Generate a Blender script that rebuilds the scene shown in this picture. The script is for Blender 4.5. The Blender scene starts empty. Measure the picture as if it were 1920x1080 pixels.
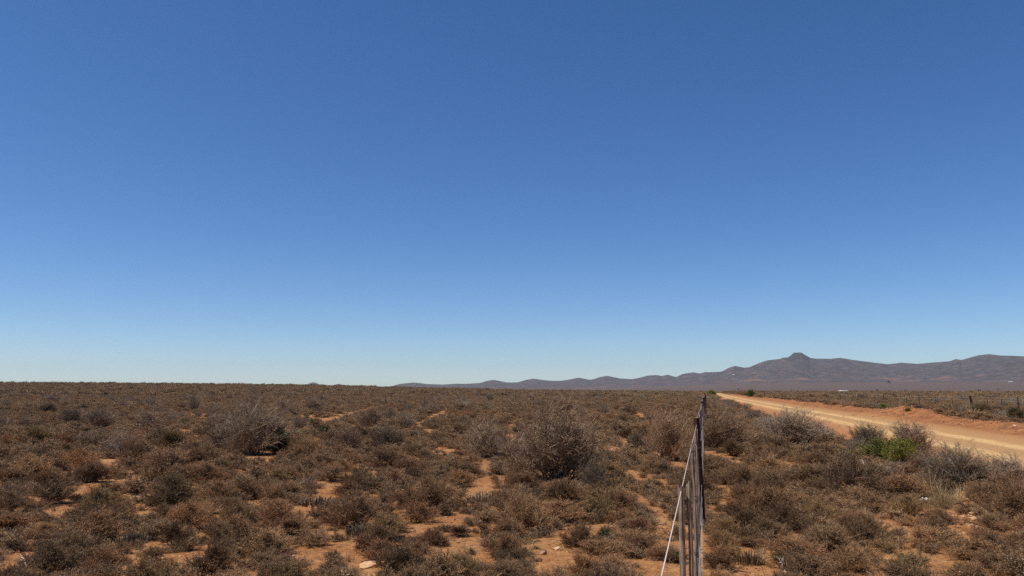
import bpy, math
import numpy as np
from mathutils import Vector, Matrix

C = bpy.context.scene.collection
RNG = np.random.default_rng(7)
R = math.radians
FOC = 1493.0
PITCH = math.atan(190.0 / FOC)
CH = 1.65

# ------------------------------------------------------------------ camera geometry helpers
CP, SP = math.cos(PITCH), math.sin(PITCH)

def pix_dir(x, y):
    u = (x - 960.0) / FOC
    v = (540.0 - y) / FOC
    return np.array([u, CP - v * SP, SP + v * CP])

def on_ground(x, y, z=0.0):
    d = pix_dir(x, y)
    t = (z - CH) / d[2]
    return d[0] * t, d[1] * t

def tan_of(x, y):
    d = pix_dir(x, y)
    return d[2] / math.hypot(d[0], d[1])

def az_of(x, y=725.0):
    d = pix_dir(x, y)
    return math.atan2(d[0], d[1])

def to_pix(X, Y, Z):
    z = Z - CH
    f = Y * CP + z * SP
    v = -Y * SP + z * CP
    return 960 + FOC * X / f, 540 - FOC * v / f

# ------------------------------------------------------------------ noise
def _hash(ix, iy, seed):
    h = (ix.astype(np.int64) * 374761393 + iy.astype(np.int64) * 668265263 + seed * 974711) & 0xffffffff
    h = ((h ^ (h >> 13)) * 1274126177) & 0xffffffff
    return ((h ^ (h >> 16)) & 0xffffff) / float(0xffffff)

def vnoise(x, y, seed=0):
    ix = np.floor(x); iy = np.floor(y)
    fx = x - ix; fy = y - iy
    fx = fx * fx * (3 - 2 * fx); fy = fy * fy * (3 - 2 * fy)
    a = _hash(ix, iy, seed); b = _hash(ix + 1, iy, seed)
    c = _hash(ix, iy + 1, seed); d = _hash(ix + 1, iy + 1, seed)
    return (a + (b - a) * fx) * (1 - fy) + (c + (d - c) * fx) * fy

def fbm(x, y, seed=0, oct=4):
    s = 0; a = 0.5; t = 0
    for k in range(oct):
        s = s + a * vnoise(x * 2 ** k + 17.3 * k, y * 2 ** k - 9.1 * k, seed + k)
        t += a; a *= 0.5
    return s / t - 0.5

def sstep(a, b, x):
    t = np.clip((x - a) / (b - a), 0, 1)
    return t * t * (3 - 2 * t)

# ------------------------------------------------------------------ terrain functions
ROAD_Y = np.array([-60, 0, 20, 42.5, 77, 137, 308, 600.0])
ROAD_X = np.array([-5.5, 8.3, 12.9, 17.9, 25.3, 38.6, 80, 152.0])

def road_x(y):
    # smooth sample of the centre line
    s = 0
    for k in (-9, -3, 3, 9):
        s = s + np.interp(y + k, ROAD_Y, ROAD_X)
    return s / 4

def far_fence_x(y):
    return 18.4 + 0.2512 * y

HP = [(-1400, 716), (0, 721), (300, 722.5), (570, 725), (730, 728.5), (1000, 734.5), (1300, 737), (1920, 738), (2800, 738)]
HAZ = np.array([az_of(a) for a, b in HP])
HTAN = np.array([tan_of(a, b) for a, b in HP])
FP = [(-1400, 729), (560, 729), (900, 729), (1200, 726), (1400, 719), (1600, 717), (1920, 716), (2800, 716)]
FAZ = np.array([az_of(a) for a, b in FP])
FTAN = np.array([tan_of(a, b) for a, b in FP])
RB = 520.0

def zbase(x, y):
    r = np.hypot(x, y); az = np.arctan2(x, y)
    tb = np.interp(az, HAZ, HTAN)
    tf = np.interp(az, FAZ, FTAN)
    zb = CH + RB * tb
    near = zb * sstep(40, RB, r) ** 1.2
    t0 = tb - 0.0022
    tt = np.clip((r - 760) / (5500 - 760), 0, None)
    tan = t0 + (np.maximum(tf, t0) - t0) * np.clip(tt, 0, 1)
    far = CH + r * tan
    k = sstep(RB + 20, 760, r)
    return near * (1 - k) + far * k

def berm(x, y):
    u = x - road_x(y)
    h = 0.26 * np.exp(-((u - 5.0) / 1.0) ** 2) * (0.55 + 0.9 * vnoise(y / 5.0, u / 3.0, 5))
    lump = fbm(x / 0.8, y / 0.8, 61, 4) * 0.42 * np.exp(-((u - 5.2) / 1.5) ** 2)
    X0, Y0 = on_ground(1772, 781)
    m = 0.42 * np.exp(-(((x - X0) / 3.2) ** 2 + ((y - Y0) / 5.0) ** 2)) * (0.75 + 0.8 * vnoise(x / 0.9, y / 0.9, 8))
    left = 0.10 * np.exp(-((u + 4.0) / 0.8) ** 2)
    fade = 1 - sstep(260, 420, y)
    return (h + lump + m + left) * fade * sstep(-40, -10, y)

def zg(x, y):
    x = np.asarray(x, float); y = np.asarray(y, float)
    r = np.hypot(x, y)
    u = x - road_x(y)
    road = 1 - sstep(3.0, 4.2, np.abs(u))
    n = fbm(x / 1.7, y / 1.7, 1, 4) * 0.16 + fbm(x / 0.35, y / 0.35, 21, 3) * 0.045
    n = n * (1 - sstep(25, 90, r)) + fbm(x / 30, y / 30, 3, 3) * 0.5 * sstep(60, 250, r)
    return zbase(x, y) + n * (1 - road) + berm(x, y) - 0.16 * (1 - sstep(2.4, 3.2, np.abs(u)))

# ------------------------------------------------------------------ mesh helpers
def mesh_np(name, V, faces, n, mats=(), mat_idx=None, smooth=False, attrs=None):
    """V (nv,3); faces (nf,n) or list of such arrays for mixed sizes."""
    me = bpy.data.meshes.new(name)
    if isinstance(faces, np.ndarray):
        faces = [faces]
    nv = len(V)
    me.vertices.add(nv)
    me.vertices.foreach_set('co', np.ascontiguousarray(V, dtype=np.float32).ravel())
    loops = np.concatenate([f.ravel() for f in faces]).astype(np.int32)
    tot = np.concatenate([np.full(len(f), f.shape[1], np.int32) for f in faces])
    start = np.concatenate([[0], np.cumsum(tot)[:-1]]).astype(np.int32)
    me.loops.add(len(loops)); me.polygons.add(len(tot))
    me.loops.foreach_set('vertex_index', loops)
    me.polygons.foreach_set('loop_start', start)
    me.polygons.foreach_set('loop_total', tot)
    for m in mats:
        me.materials.append(m)
    if mat_idx is not None:
        me.polygons.foreach_set('material_index', np.asarray(mat_idx, np.int32))
    me.polygons.foreach_set('use_smooth', np.full(len(tot), smooth))
    if attrs:
        for k, (dom, arr) in attrs.items():
            a = me.attributes.new(k, 'FLOAT', dom)
            a.data.foreach_set('value', np.asarray(arr, np.float32))
    me.update(calc_edges=True)
    return me

def fit_bags(bags, W, H):
    """scale a plant so that its real spread is W by W by H"""
    A = np.concatenate([v for b in bags for v in b.V])
    r = np.percentile(np.hypot(A[:, 0], A[:, 1]), 96); h = np.percentile(A[:, 2], 98.5)
    f = np.array([W / 2 / r, W / 2 / r, H / h])
    for b in bags: b.V = [v * f for v in b.V]

class Bag:
    """collects pieces (verts, faces of 3 or 4, tone per face, material slot)"""
    def __init__(s):
        s.V = []; s.F = []; s.T = []; s.M = []; s.n = 0
    def add(s, V, F, tone=0.5, mat=0):
        V = np.asarray(V, float).reshape(-1, 3); F = np.asarray(F, int)
        s.V.append(V); s.F.append(F + s.n); s.n += len(V)
        s.T.append(np.broadcast_to(np.asarray(tone, float), (len(F),)).copy())
        s.M.append(np.full(len(F), mat))
        return s
    def mesh(s, name, mats, smooth=False):
        return mesh_np(name, np.concatenate(s.V), s.F, 0, mats, np.concatenate(s.M), smooth,
                       {'tone': ('FACE', np.concatenate(s.T))})

def norm(a):
    return a / np.maximum(np.linalg.norm(a, axis=-1, keepdims=True), 1e-9)

def tubes(P, rad, sides=3, cap=True):
    """P (n,k,3), rad (n,k) -> V, F quads (as 4) ; tips closed by near zero radius"""
    n, k, _ = P.shape
    d = norm(P[:, -1] - P[:, 0])
    ref = np.where(np.abs(d[:, 2:3]) > 0.9, np.array([[1.0, 0, 0]]), np.array([[0, 0, 1.0]]))
    a = norm(np.cross(d, ref)); b = np.cross(d, a)
    ang = np.arange(sides) * 2 * np.pi / sides
    ring = a[:, None, :] * np.cos(ang)[None, :, None] + b[:, None, :] * np.sin(ang)[None, :, None]
    V = P[:, :, None, :] + ring[:, None] * rad[:, :, None, None]
    idx = np.arange(n * k * sides).reshape(n, k, sides)
    i0 = idx[:, :-1]; i1 = idx[:, 1:]
    F = np.stack([i0, np.roll(i0, -1, 2), np.roll(i1, -1, 2), i1], -1).reshape(-1, 4)
    return V.reshape(-1, 3), F

def leaves(rng, c, d, length, width):
    """one quad (diamond) per leaf"""
    n = len(c)
    d = norm(d); s = norm(np.cross(d, norm(rng.normal(size=(n, 3)))))
    l = length[:, None]; w = width[:, None]
    V = np.stack([c, c + d * l * 0.5 + s * w * 0.5, c + d * l, c + d * l * 0.5 - s * w * 0.5], 1)
    F = np.arange(n * 4).reshape(n, 4)
    return V.reshape(-1, 3), F

def grow(rng, P, per, t0, t1, spread, length, k, up=0.0, curl=0.25):
    """children of polylines P (n,k0,3)"""
    n, k0, _ = P.shape
    m = n * per
    pi = np.repeat(np.arange(n), per)
    t = rng.uniform(t0, t1, m) * (k0 - 1)
    i = np.minimum(t.astype(int), k0 - 2); f = (t - i)[:, None]
    a = P[pi, i]; b = P[pi, i + 1]
    s = a * (1 - f) + b * f
    d = norm(norm(b - a) + rng.normal(size=(m, 3)) * spread + np.array([0, 0, up]))
    L = length * rng.uniform(0.5, 1.3, m)
    Q = np.zeros((m, k, 3)); Q[:, 0] = s
    for j in range(1, k):
        d = norm(d + rng.normal(size=(m, 3)) * curl + np.array([0, 0, up * 0.3]))
        Q[:, j] = Q[:, j - 1] + d * (L / (k - 1))[:, None]
    Q[:, :, 2] = np.maximum(Q[:, :, 2], 0.004)
    return Q

# ------------------------------------------------------------------ materials
def new_mat(name):
    m = bpy.data.materials.new(name); m.use_nodes = True
    nt = m.node_tree
    b = nt.nodes['Principled BSDF']
    b.inputs['Roughness'].default_value = 0.85
    b.inputs['Specular IOR Level'].default_value = 0.25
    return m, nt, b

def ramp(nt, src, stops, interp='LINEAR'):
    r = nt.nodes.new('ShaderNodeValToRGB')
    r.color_ramp.interpolation = interp
    e = r.color_ramp.elements
    while len(e) > 1: e.remove(e[-1])
    e[0].position = stops[0][0]; e[0].color = (*stops[0][1], 1)
    for p, c in stops[1:]:
        q = e.new(p); q.color = (*c, 1)
    nt.links.new(src, r.inputs[0])
    return r.outputs[0]

def attr(nt, name):
    a = nt.nodes.new('ShaderNodeAttribute'); a.attribute_name = name
    return a.outputs['Fac']

def noise(nt, scale, detail=4, rough=0.55, vec=None, dist=0.0):
    n = nt.nodes.new('ShaderNodeTexNoise')
    n.inputs['Scale'].default_value = scale
    n.inputs['Detail'].default_value = detail
    n.inputs['Roughness'].default_value = rough
    n.inputs['Distortion'].default_value = dist
    if vec is not None: nt.links.new(vec, n.inputs['Vector'])
    return n.outputs['Fac']

def mixc(nt, fac, a, b, mode='MIX'):
    m = nt.nodes.new('ShaderNodeMix'); m.data_type = 'RGBA'; m.blend_type = mode
    m.clamp_factor = True
    for sock, v in ((m.inputs[0], fac), (m.inputs[6], a), (m.inputs[7], b)):
        if isinstance(v, (int, float)): sock.default_value = v
        elif isinstance(v, tuple): sock.default_value = (*v, 1)
        else: nt.links.new(v, sock)
    return m.outputs[2]

def mathn(nt, op, a, b=0.0, c=None):
    m = nt.nodes.new('ShaderNodeMath'); m.operation = op
    for k, v in enumerate((a, b) if c is None else (a, b, c)):
        if isinstance(v, (int, float)): m.inputs[k].default_value = v
        else: nt.links.new(v, m.inputs[k])
    return m.outputs[0]

def bump(nt, b, h, strength, dist):
    n = nt.nodes.new('ShaderNodeBump')
    n.inputs['Strength'].default_value = strength
    n.inputs['Distance'].default_value = dist
    nt.links.new(h, n.inputs['Height'])
    nt.links.new(n.outputs[0], b.inputs['Normal'])

def geo_pos(nt):
    return nt.nodes.new('ShaderNodeNewGeometry').outputs['Position']

def tone_mat(name, stops, rough=0.8, tint=True, transl=0.0):
    m, nt, b = new_mat(name)
    c = ramp(nt, attr(nt, 'tone'), stops)
    if tint:
        oi = nt.nodes.new('ShaderNodeObjectInfo')
        c = mixc(nt, 1.0, c, oi.outputs['Color'], 'MULTIPLY')
        v = mathn(nt, 'MULTIPLY_ADD', oi.outputs['Random'], 0.75, 0.66)
        r2 = mathn(nt, 'FRACT', mathn(nt, 'MULTIPLY', oi.outputs['Random'], 37.7))
        c = mixc(nt, 1.0, c, ramp(nt, r2, [(0, (1.0, .85, .70)), (.5, (1.0, .90, .78)), (1, (.94, .92, .80))]), 'MULTIPLY')
        hs = nt.nodes.new('ShaderNodeHueSaturation')
        nt.links.new(c, hs.inputs['Color']); nt.links.new(v, hs.inputs['Value'])
        c = hs.outputs[0]
    nt.links.new(c, b.inputs['Base Color'])
    b.inputs['Roughness'].default_value = rough
    return m

M = {}
M['leaf'] = tone_mat('shrub_leaf', [(0, (.10, .063, .033)), (.45, (.265, .172, .092)), (.8, (.43, .292, .170)), (.93, (.58, .44, .29)), (1, (.62, .52, .40))], 0.6)  # palest stops paint highlights and glints into the leaf colour
M['stem'] = tone_mat('shrub_stem', [(0, (.12, .074, .043)), (.6, (.25, .165, .105)), (1, (.38, .28, .19))], 0.7)
M['thorn_leaf'] = tone_mat('thorn_leaf', [(0, (.11, .083, .053)), (.5, (.26, .20, .132)), (.85, (.42, .335, .235)), (1, (.58, .50, .41))], 0.6)
M['thorn_stem'] = tone_mat('thorn_stem', [(0, (.10, .075, .055)), (.6, (.25, .195, .15)), (1, (.55, .50, .45))], 0.7)
M['green_leaf'] = tone_mat('green_leaf', [(0, (.035, .06, .015)), (.5, (.10, .15, .035)), (.85, (.19, .24, .06)), (1, (.38, .40, .16))], 0.5)
M['straw'] = tone_mat('straw', [(0, (.24, .16, .08)), (.6, (.45, .33, .18)), (1, (.72, .60, .40))], 0.7)
M['deadwood'] = tone_mat('deadwood', [(0, (.26, .21, .17)), (1, (.66, .60, .52))], 0.6, tint=False)

def mat_succulent():
    m, nt, b = new_mat('succulent_skin')
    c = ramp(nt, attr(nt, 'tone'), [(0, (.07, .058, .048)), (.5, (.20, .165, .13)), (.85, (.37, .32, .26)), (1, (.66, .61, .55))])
    oi = nt.nodes.new('ShaderNodeObjectInfo')
    c = mixc(nt, 1.0, c, oi.outputs['Color'], 'MULTIPLY')
    c = mixc(nt, 1.0, c, (1.25, 1.05, .85), 'MULTIPLY')
    nt.links.new(c, b.inputs['Base Color'])
    b.inputs['Specular IOR Level'].default_value = 0.1
    b.inputs['Roughness'].default_value = 0.9
    return m
M['succulent'] = mat_succulent()

def mat_ground():
    m, nt, b = new_mat('red_soil')
    p = geo_pos(nt)
    n1 = noise(nt, 0.55, 5, .6, p)
    n2 = noise(nt, 7.0, 6, .65, p)
    n3 = noise(nt, 60.0, 4, .7, p)
    soil = ramp(nt, n1, [(.3, (.36, .145, .042)), (.5, (.46, .21, .072)), (.7, (.54, .30, .125))])
    soil = mixc(nt, ramp(nt, n2, [(.35, (.5, .5, .5)), (.62, (0, 0, 0))]), soil, (.25, .088, .032))
    grit = ramp(nt, n3, [(.58, (0, 0, 0)), (.72, (.6, .6, .6))])
    soil = mixc(nt, grit, soil, (.55, .36, .20))
    dark = ramp(nt, n3, [(.28, (.6, .6, .6)), (.40, (0, 0, 0))])
    soil = mixc(nt, dark, soil, (.16, .065, .03))
    n5 = noise(nt, 17.0, 5, .7, p)
    soil = mixc(nt, ramp(nt, n5, [(.36, (.75, .75, .75)), (.48, (0, 0, 0))]), soil, (.24, .10, .035))
    soil = mixc(nt, ramp(nt, n5, [(.56, (0, 0, 0)), (.68, (.7, .7, .7))]), soil, (.60, .38, .20))
    n4 = noise(nt, 1.6, 5, .65, p)
    bank = ramp(nt, n4, [(.35, (.20, .07, .024)), (.5, (.32, .125, .042)), (.7, (.42, .185, .068))])
    bank = mixc(nt, ramp(nt, n3, [(.55, (0, 0, 0)), (.70, (.6, .6, .6))]), bank, (.46, .26, .12))
    soil = mixc(nt, attr(nt, 'bank'), soil, bank)
    # far away the shrubs close up into an even cover
    nv = noise(nt, 0.35, 5, .65, p)
    nw = noise(nt, 0.004, 4, .6, p)
    veg = ramp(nt, nv, [(.3, (.050, .036, .028)), (.55, (.095, .066, .050)), (.72, (.16, .105, .074))])
    veg = mixc(nt, ramp(nt, nw, [(.35, (0, 0, 0)), (.65, (.5, .5, .5))]), veg, (.10, .062, .050))
    col = mixc(nt, attr(nt, 'veg'), soil, veg)
    nt.links.new(col, b.inputs['Base Color'])
    b.inputs['Roughness'].default_value = 0.95
    h = mathn(nt, 'MULTIPLY_ADD', n3, 0.35, n2)
    bump(nt, b, h, 0.9, 0.05)
    return m
M['ground'] = mat_ground()

def mat_road():
    m, nt, b = new_mat('gravel_road')
    p = geo_pos(nt)
    u = attr(nt, 'across')
    wob = noise(nt, 0.25, 3, .5, p)
    uu = mathn(nt, 'ADD', u, mathn(nt, 'MULTIPLY_ADD', wob, 0.5, -0.25))
    n2 = noise(nt, 3.5, 6, .65, p)
    n3 = noise(nt, 26.0, 5, .7, p)
    # range -4..4 -> 0..1
    t = mathn(nt, 'MULTIPLY_ADD', uu, 0.125, 0.5)
    base = ramp(nt, t, [(.0, (.37, .14, .040)), (.17, (.42, .175, .055)), (.30, (.46, .22, .075)), (.365, (.66, .42, .175)), (.415, (.66, .42, .175)), (.45, (.45, .26, .105)),
                        (.55, (.45, .26, .105)), (.585, (.66, .42, .175)), (.625, (.66, .42, .175)), (.67, (.46, .26, .10)), (.80, (.44, .23, .085)), (.9, (.38, .16, .05)), (1, (.34, .13, .04))])
    base = mixc(nt, ramp(nt, n2, [(.38, (.45, .45, .45)), (.6, (0, 0, 0))]), base, (.38, .18, .085))
    base = mixc(nt, ramp(nt, n3, [(.62, (0, 0, 0)), (.74, (.7, .7, .7))]), base, (.70, .52, .33))
    base = mixc(nt, ramp(nt, n3, [(.28, (.7, .7, .7)), (.38, (0, 0, 0))]), base, (.22, .12, .07))
    nt.links.new(base, b.inputs['Base Color'])
    b.inputs['Roughness'].default_value = 0.95
    bump(nt, b, mathn(nt, 'MULTIPLY_ADD', n3, 0.4, n2), 0.8, 0.05)
    return m
M['road'] = mat_road()

def mat_hills():
    m, nt, b = new_mat('hill_slopes')
    p = geo_pos(nt)
    mp = nt.nodes.new('ShaderNodeMapping'); mp.inputs['Scale'].default_value = (1, 1, 2.5)
    nt.links.new(p, mp.inputs[0])
    n1 = noise(nt, 0.0045, 5, .6, mp.outputs[0], .6)
    n2 = noise(nt, 0.014, 4, .55, mp.outputs[0], .4)
    c = ramp(nt, n2, [(.32, (.045, .042, .034)), (.5, (.076, .056, .052)), (.68, (.125, .088, .075))])
    low = mathn(nt, 'MULTIPLY', ramp(nt, n1, [(.55, (0, 0, 0)), (.66, (1, 1, 1))]), attr(nt, 'low'))
    c = mixc(nt, mathn(nt, 'MULTIPLY', low, 0.8), c, (.30, .14, .09))
    c = mixc(nt, attr(nt, 'cliff'), c, (.05, .04, .038))
    nt.links.new(c, b.inputs['Base Color'])
    b.inputs['Roughness'].default_value = 1
    bump(nt, b, n2, 0.7, 25)
    return m
M['hills'] = mat_hills()

def mat_wood(name, c0, c1, c2, sc=1.0):
    m, nt, b = new_mat(name)
    tc = nt.nodes.new('ShaderNodeTexCoord')
    mp = nt.nodes.new('ShaderNodeMapping'); mp.inputs['Scale'].default_value = (60 * sc, 60 * sc, 3.0)
    nt.links.new(tc.outputs['Object'], mp.inputs[0])
    n = noise(nt, 2.0, 6, .7, mp.outputs[0], .3)
    n2 = noise(nt, 14.0, 4, .6, tc.outputs['Object'])
    c = ramp(nt, n, [(.36, c0), (.5, c1), (.66, c2)])
    c = mixc(nt, ramp(nt, n2, [(.5, (0, 0, 0)), (.7, (.6, .6, .6))]), c, c0)
    nt.links.new(c, b.inputs['Base Color'])
    b.inputs['Roughness'].default_value = 0.85
    bump(nt, b, n, 0.9, 0.006)
    return m
M['wood'] = mat_wood('weathered_wood', (.06, .042, .030), (.25, .185, .13), (.52, .42, .32))
M['rust'] = mat_wood('rusty_steel', (.02, .012, .01), (.060, .024, .016), (.12, .05, .03), .4)
M['darkpost'] = mat_wood('dark_post', (.015, .011, .009), (.035, .026, .021), (.08, .06, .05), .5)

def mat_plain(name, col, rough=.5, metal=0.0, var=.25, scale=30):
    m, nt, b = new_mat(name)
    tc = nt.nodes.new('ShaderNodeTexCoord')
    n = noise(nt, scale, 4, .6, tc.outputs['Object'])
    c = ramp(nt, n, [(.3, tuple(v * (1 - var) for v in col)), (.7, tuple(min(1, v * (1 + var * .5)) for v in col))])
    nt.links.new(c, b.inputs['Base Color'])
    b.inputs['Roughness'].default_value = rough
    b.inputs['Metallic'].default_value = metal
    bump(nt, b, n, .3, .003)
    return m
M['wire'] = mat_plain('galvanised_wire', (.72, .63, .54), .55, 0.0, .12)
M['tie'] = mat_plain('rusty_tie_wire', (.06, .045, .04), .6, 0.3)
M['white'] = mat_plain('white_plastic', (.68, .65, .60), .5)
M['roof'] = mat_plain('white_roof', (.70, .70, .70), .5, 0, .08, .5)
M['wall'] = mat_plain('plaster_wall', (.45, .40, .34), .8, 0, .2, 1)
M['dark'] = mat_plain('dark_opening', (.03, .03, .03), .6)

def mat_stone():
    m, nt, b = new_mat('sandstone')
    tc = nt.nodes.new('ShaderNodeTexCoord')
    n = noise(nt, 9, 6, .65, tc.outputs['Object'])
    n2 = noise(nt, 2.5, 3, .5, tc.outputs['Object'])
    c = ramp(nt, n, [(.3, (.38, .24, .14)), (.5, (.55, .36, .21)), (.7, (.70, .52, .34))])
    c = mixc(nt, ramp(nt, n2, [(.45, (0, 0, 0)), (.65, (.5, .5, .5))]), c, (.45, .22, .11))
    oi = nt.nodes.new('ShaderNodeObjectInfo')
    c = mixc(nt, 1.0, c, oi.outputs['Color'], 'MULTIPLY')
    nt.links.new(c, b.inputs['Base Color'])
    b.inputs['Roughness'].default_value = 0.9
    bump(nt, b, n, .7, .01)
    return m
M['stone'] = mat_stone()

# ------------------------------------------------------------------ object helpers
def link(o, parent=None):
    C.objects.link(o)
    if parent is not None: o.parent = parent
    return o

def obj(name, me, parent=None, loc=(0, 0, 0), rz=0.0, color=None):
    o = bpy.data.objects.new(name, me)
    o.location = loc; o.rotation_euler = (0, 0, rz)
    if color: o.color = (*color, 1)
    return link(o, parent)

def tag(o, label, cat, group=None, kind=None):
    if label: o['label'] = label
    if cat: o['category'] = cat
    if group: o['group'] = group
    if kind: o['kind'] = kind
    return o

def empty(name, loc, rz=0.0, scale=(1, 1, 1)):
    o = bpy.data.objects.new(name, None)
    o.empty_display_size = 0.2
    o.location = loc; o.rotation_euler = (0, 0, rz); o.scale = scale
    return link(o)

# ------------------------------------------------------------------ ground sheet
def build_ground():
    rows = np.concatenate([np.linspace(0.3, 4.0, 14)[:-1], np.arange(4.0, 12, .05), np.arange(12, 26, .09)])
    rr = [26.0]
    while rr[-1] < 12000: rr.append(rr[-1] * 1.018)
    rows = np.concatenate([rows, rr])
    a1 = np.arange(-48, 48.01, 0.2)
    a2 = np.arange(51, 309.1, 3.0)
    az = np.radians(np.concatenate([a1, a2]))
    nr, na = len(rows), len(az)
    RR, AA = np.meshgrid(rows, az, indexing='ij')
    X = RR * np.sin(AA); Y = RR * np.cos(AA)
    Z = zg(X, Y)
    V = np.stack([X, Y, Z], -1).reshape(-1, 3)
    V = np.concatenate([V, [[0, 0, float(zg(0, 0))]]])
    idx = np.arange(nr * na).reshape(nr, na)
    a = idx[:-1]; b = idx[1:]
    F = np.stack([a, b, np.roll(b, -1, 1), np.roll(a, -1, 1)], -1).reshape(-1, 4)
    c = nr * na
    Ftri = np.stack([np.full(na, c), idx[0], np.roll(idx[0], -1)], -1)
    F = F[:, ::-1]; Ftri = Ftri[:, ::-1]
    rr = np.hypot(V[:, 0], V[:, 1]); u = V[:, 0] - road_x(V[:, 1])
    veg = 0.92 * sstep(60, 260, rr)
    dirt = sstep(-5, -3.8, u) * (1 - sstep(5.6, 6.6, u)) * (1 - sstep(400, 560, V[:, 1])) * (V[:, 1] > -40)
    veg = veg * (1 - dirt)
    bank = dirt * sstep(2.8, 3.6, u)
    me = mesh_np('ground', V, [F, Ftri], 0, [M['ground']], None, True, {'veg': ('POINT', veg), 'bank': ('POINT', bank)})
    o = obj('ground', me); o['kind'] = 'structure'
    return V[:, 2].min()
ZMIN = build_ground()

def build_road():
    ys = [-55.0]
    while ys[-1] < 560: ys.append(ys[-1] + (0.5 if ys[-1] < 60 else max(.5, ys[-1] * .012)))
    ys = np.array(ys); us = np.arange(-3.7, 3.71, 0.2)
    YY, UU = np.meshgrid(ys, us, indexing='ij')
    XX = road_x(YY) + UU
    n = fbm(XX / .9, YY / .9, 40, 3) * 0.03
    Z = zbase(XX, YY) + 0.02 * (1 - (UU / 3.5) ** 2) + n
    Z -= 0.03 * (np.exp(-((np.abs(UU) - .8) / .22) ** 2))
    Z -= 0.22 * sstep(3.3, 3.7, np.abs(UU))
    V = np.stack([XX, YY, Z], -1).reshape(-1, 3)
    idx = np.arange(len(V)).reshape(len(ys), len(us))
    F = np.stack([idx[:-1, :-1], idx[:-1, 1:], idx[1:, 1:], idx[1:, :-1]], -1).reshape(-1, 4)
    me = mesh_np('dirt_road', V, F, 0, [M['road']], None, True, {'across': ('POINT', UU.ravel())})
    o = obj('dirt_road', me); o['kind'] = 'structure'
build_road()

# ------------------------------------------------------------------ hills
RIDGE = [(-600, 732), (560, 732), (570, 725), (580, 718.5), (588, 716.5), (597, 719.5), (605, 724), (612, 726), (622, 722.5), (635, 719.5), (646, 723), (655, 729), (715, 731), (735, 724), (748, 720), (760, 718.7), (775, 717.2),
 (785, 718), (800, 720), (830, 721), (855, 719.5), (875, 719.5), (900, 718), (912, 714.5), (925, 712), (938, 714.5), (950, 717), (970, 717), (985, 712.5), (1000, 710), (1018, 712.5),
 (1035, 714), (1050, 714), (1065, 712), (1085, 708), (1105, 712), (1112, 711), (1125, 707), (1138, 704.5), (1150, 707), (1162, 709.5), (1185, 711), (1200, 708), (1215, 704), (1232, 703), (1240, 705), (1252, 702.5),
 (1268, 707), (1280, 701), (1300, 698), (1312, 700.5), (1322, 697.5), (1330, 697.8), (1352, 697), (1366, 690), (1378, 686), (1395, 689.3), (1405, 688.5), (1425, 680), (1440, 675.5), (1462, 673), (1468, 670.5), (1478, 670),
 (1485, 664.5), (1488, 661.2), (1503, 661.0), (1506, 663.5), (1515, 668.5), (1519, 671), (1530, 672.3), (1555, 672.7), (1577, 671), (1600, 675), (1640, 680), (1665, 683), (1690, 680), (1720, 682.3), (1745, 680), (1780, 677.5), (1792, 673.3),
 (1803, 675), (1820, 670), (1835, 666), (1855, 664), (1875, 666.5), (1900, 667), (1920, 668.2), (1990, 672), (2080, 684), (2200, 680), (2400, 690), (2700, 700), (3000, 716)]

def build_hills():
    az = np.radians(np.arange(-32, 52, 0.045))
    raz = np.array([az_of(a, b) for a, b in RIDGE]); rt = np.array([tan_of(a, b) for a, b in RIDGE])
    tr = np.interp(az, raz, rt)
    tf = np.interp(az, FAZ, FTAN) - 0.0006
    k = 61
    ker = np.hanning(k); ker /= ker.sum()
    trs = np.convolve(np.pad(tr, k // 2, mode='edge'), ker, mode='valid')
    t = np.concatenate([np.linspace(0, 1, 90), 1 + np.linspace(0.02, 1, 20)])
    T, A = np.meshgrid(t, az, indexing='ij')
    TR = np.broadcast_to(tr, T.shape); TRS = np.broadcast_to(trs, T.shape); TF = np.broadcast_to(tf, T.shape)
    Rr = 5400 + 3100 * T + 350 * np.sin(A * 17) * np.clip(T, 0, 1)
    X = Rr * np.sin(A); Y = Rr * np.cos(A)
    tt = np.clip(T, 0, 1)
    w = sstep(.80, 1.0, tt)
    base = np.minimum(TRS, TR) * (1 - w) + TR * w
    gul = 1 - np.abs(fbm(X / 420, Y / 420, 50, 5)) * 5.5
    gul2 = 1 - np.abs(fbm(X / 150, Y / 150, 55, 4)) * 5.0
    shape = tt ** 1.35
    amp = np.sin(np.pi * np.clip(tt, 0, 1) ** 0.9) ** .8
    sh = shape * (1 - amp * (0.30 * (1 - gul) + 0.12 * (1 - gul2)))
    Tan = TF + np.maximum(base - TF, 0) * np.clip(sh, 0, 1)
    back = np.clip((T - 1), 0, 1)
    Tan = np.where(T > 1, TF + (TR - TF) * (1 - sstep(0, 1, back)), Tan)
    Tan = np.minimum(Tan, np.where(tt < .999, np.maximum(TR, TF), Tan))
    Z = CH + Rr * Tan
    V = np.stack([X, Y, Z], -1).reshape(-1, 3)
    idx = np.arange(T.size).reshape(T.shape)
    F = np.stack([idx[:-1, :-1], idx[:-1, 1:], idx[1:, 1:], idx[1:, :-1]], -1).reshape(-1, 4)
    low = np.clip(1.25 - np.abs(tt - .28) * 3.2, 0, 1)
    ax, bx = az_of(1477, 675), az_of(1516, 675)
    cliff = ((A > ax) & (A < bx) & (T > .90)).astype(float) * 0.8
    me = mesh_np('hills', V, F, 0, [M['hills']], None, True, {'low': ('POINT', low.ravel()), 'cliff': ('POINT', cliff.ravel())})
    o = obj('hills', me); o['kind'] = 'structure'
    return V[:, 2].max()
ZMAX = build_hills()

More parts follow.
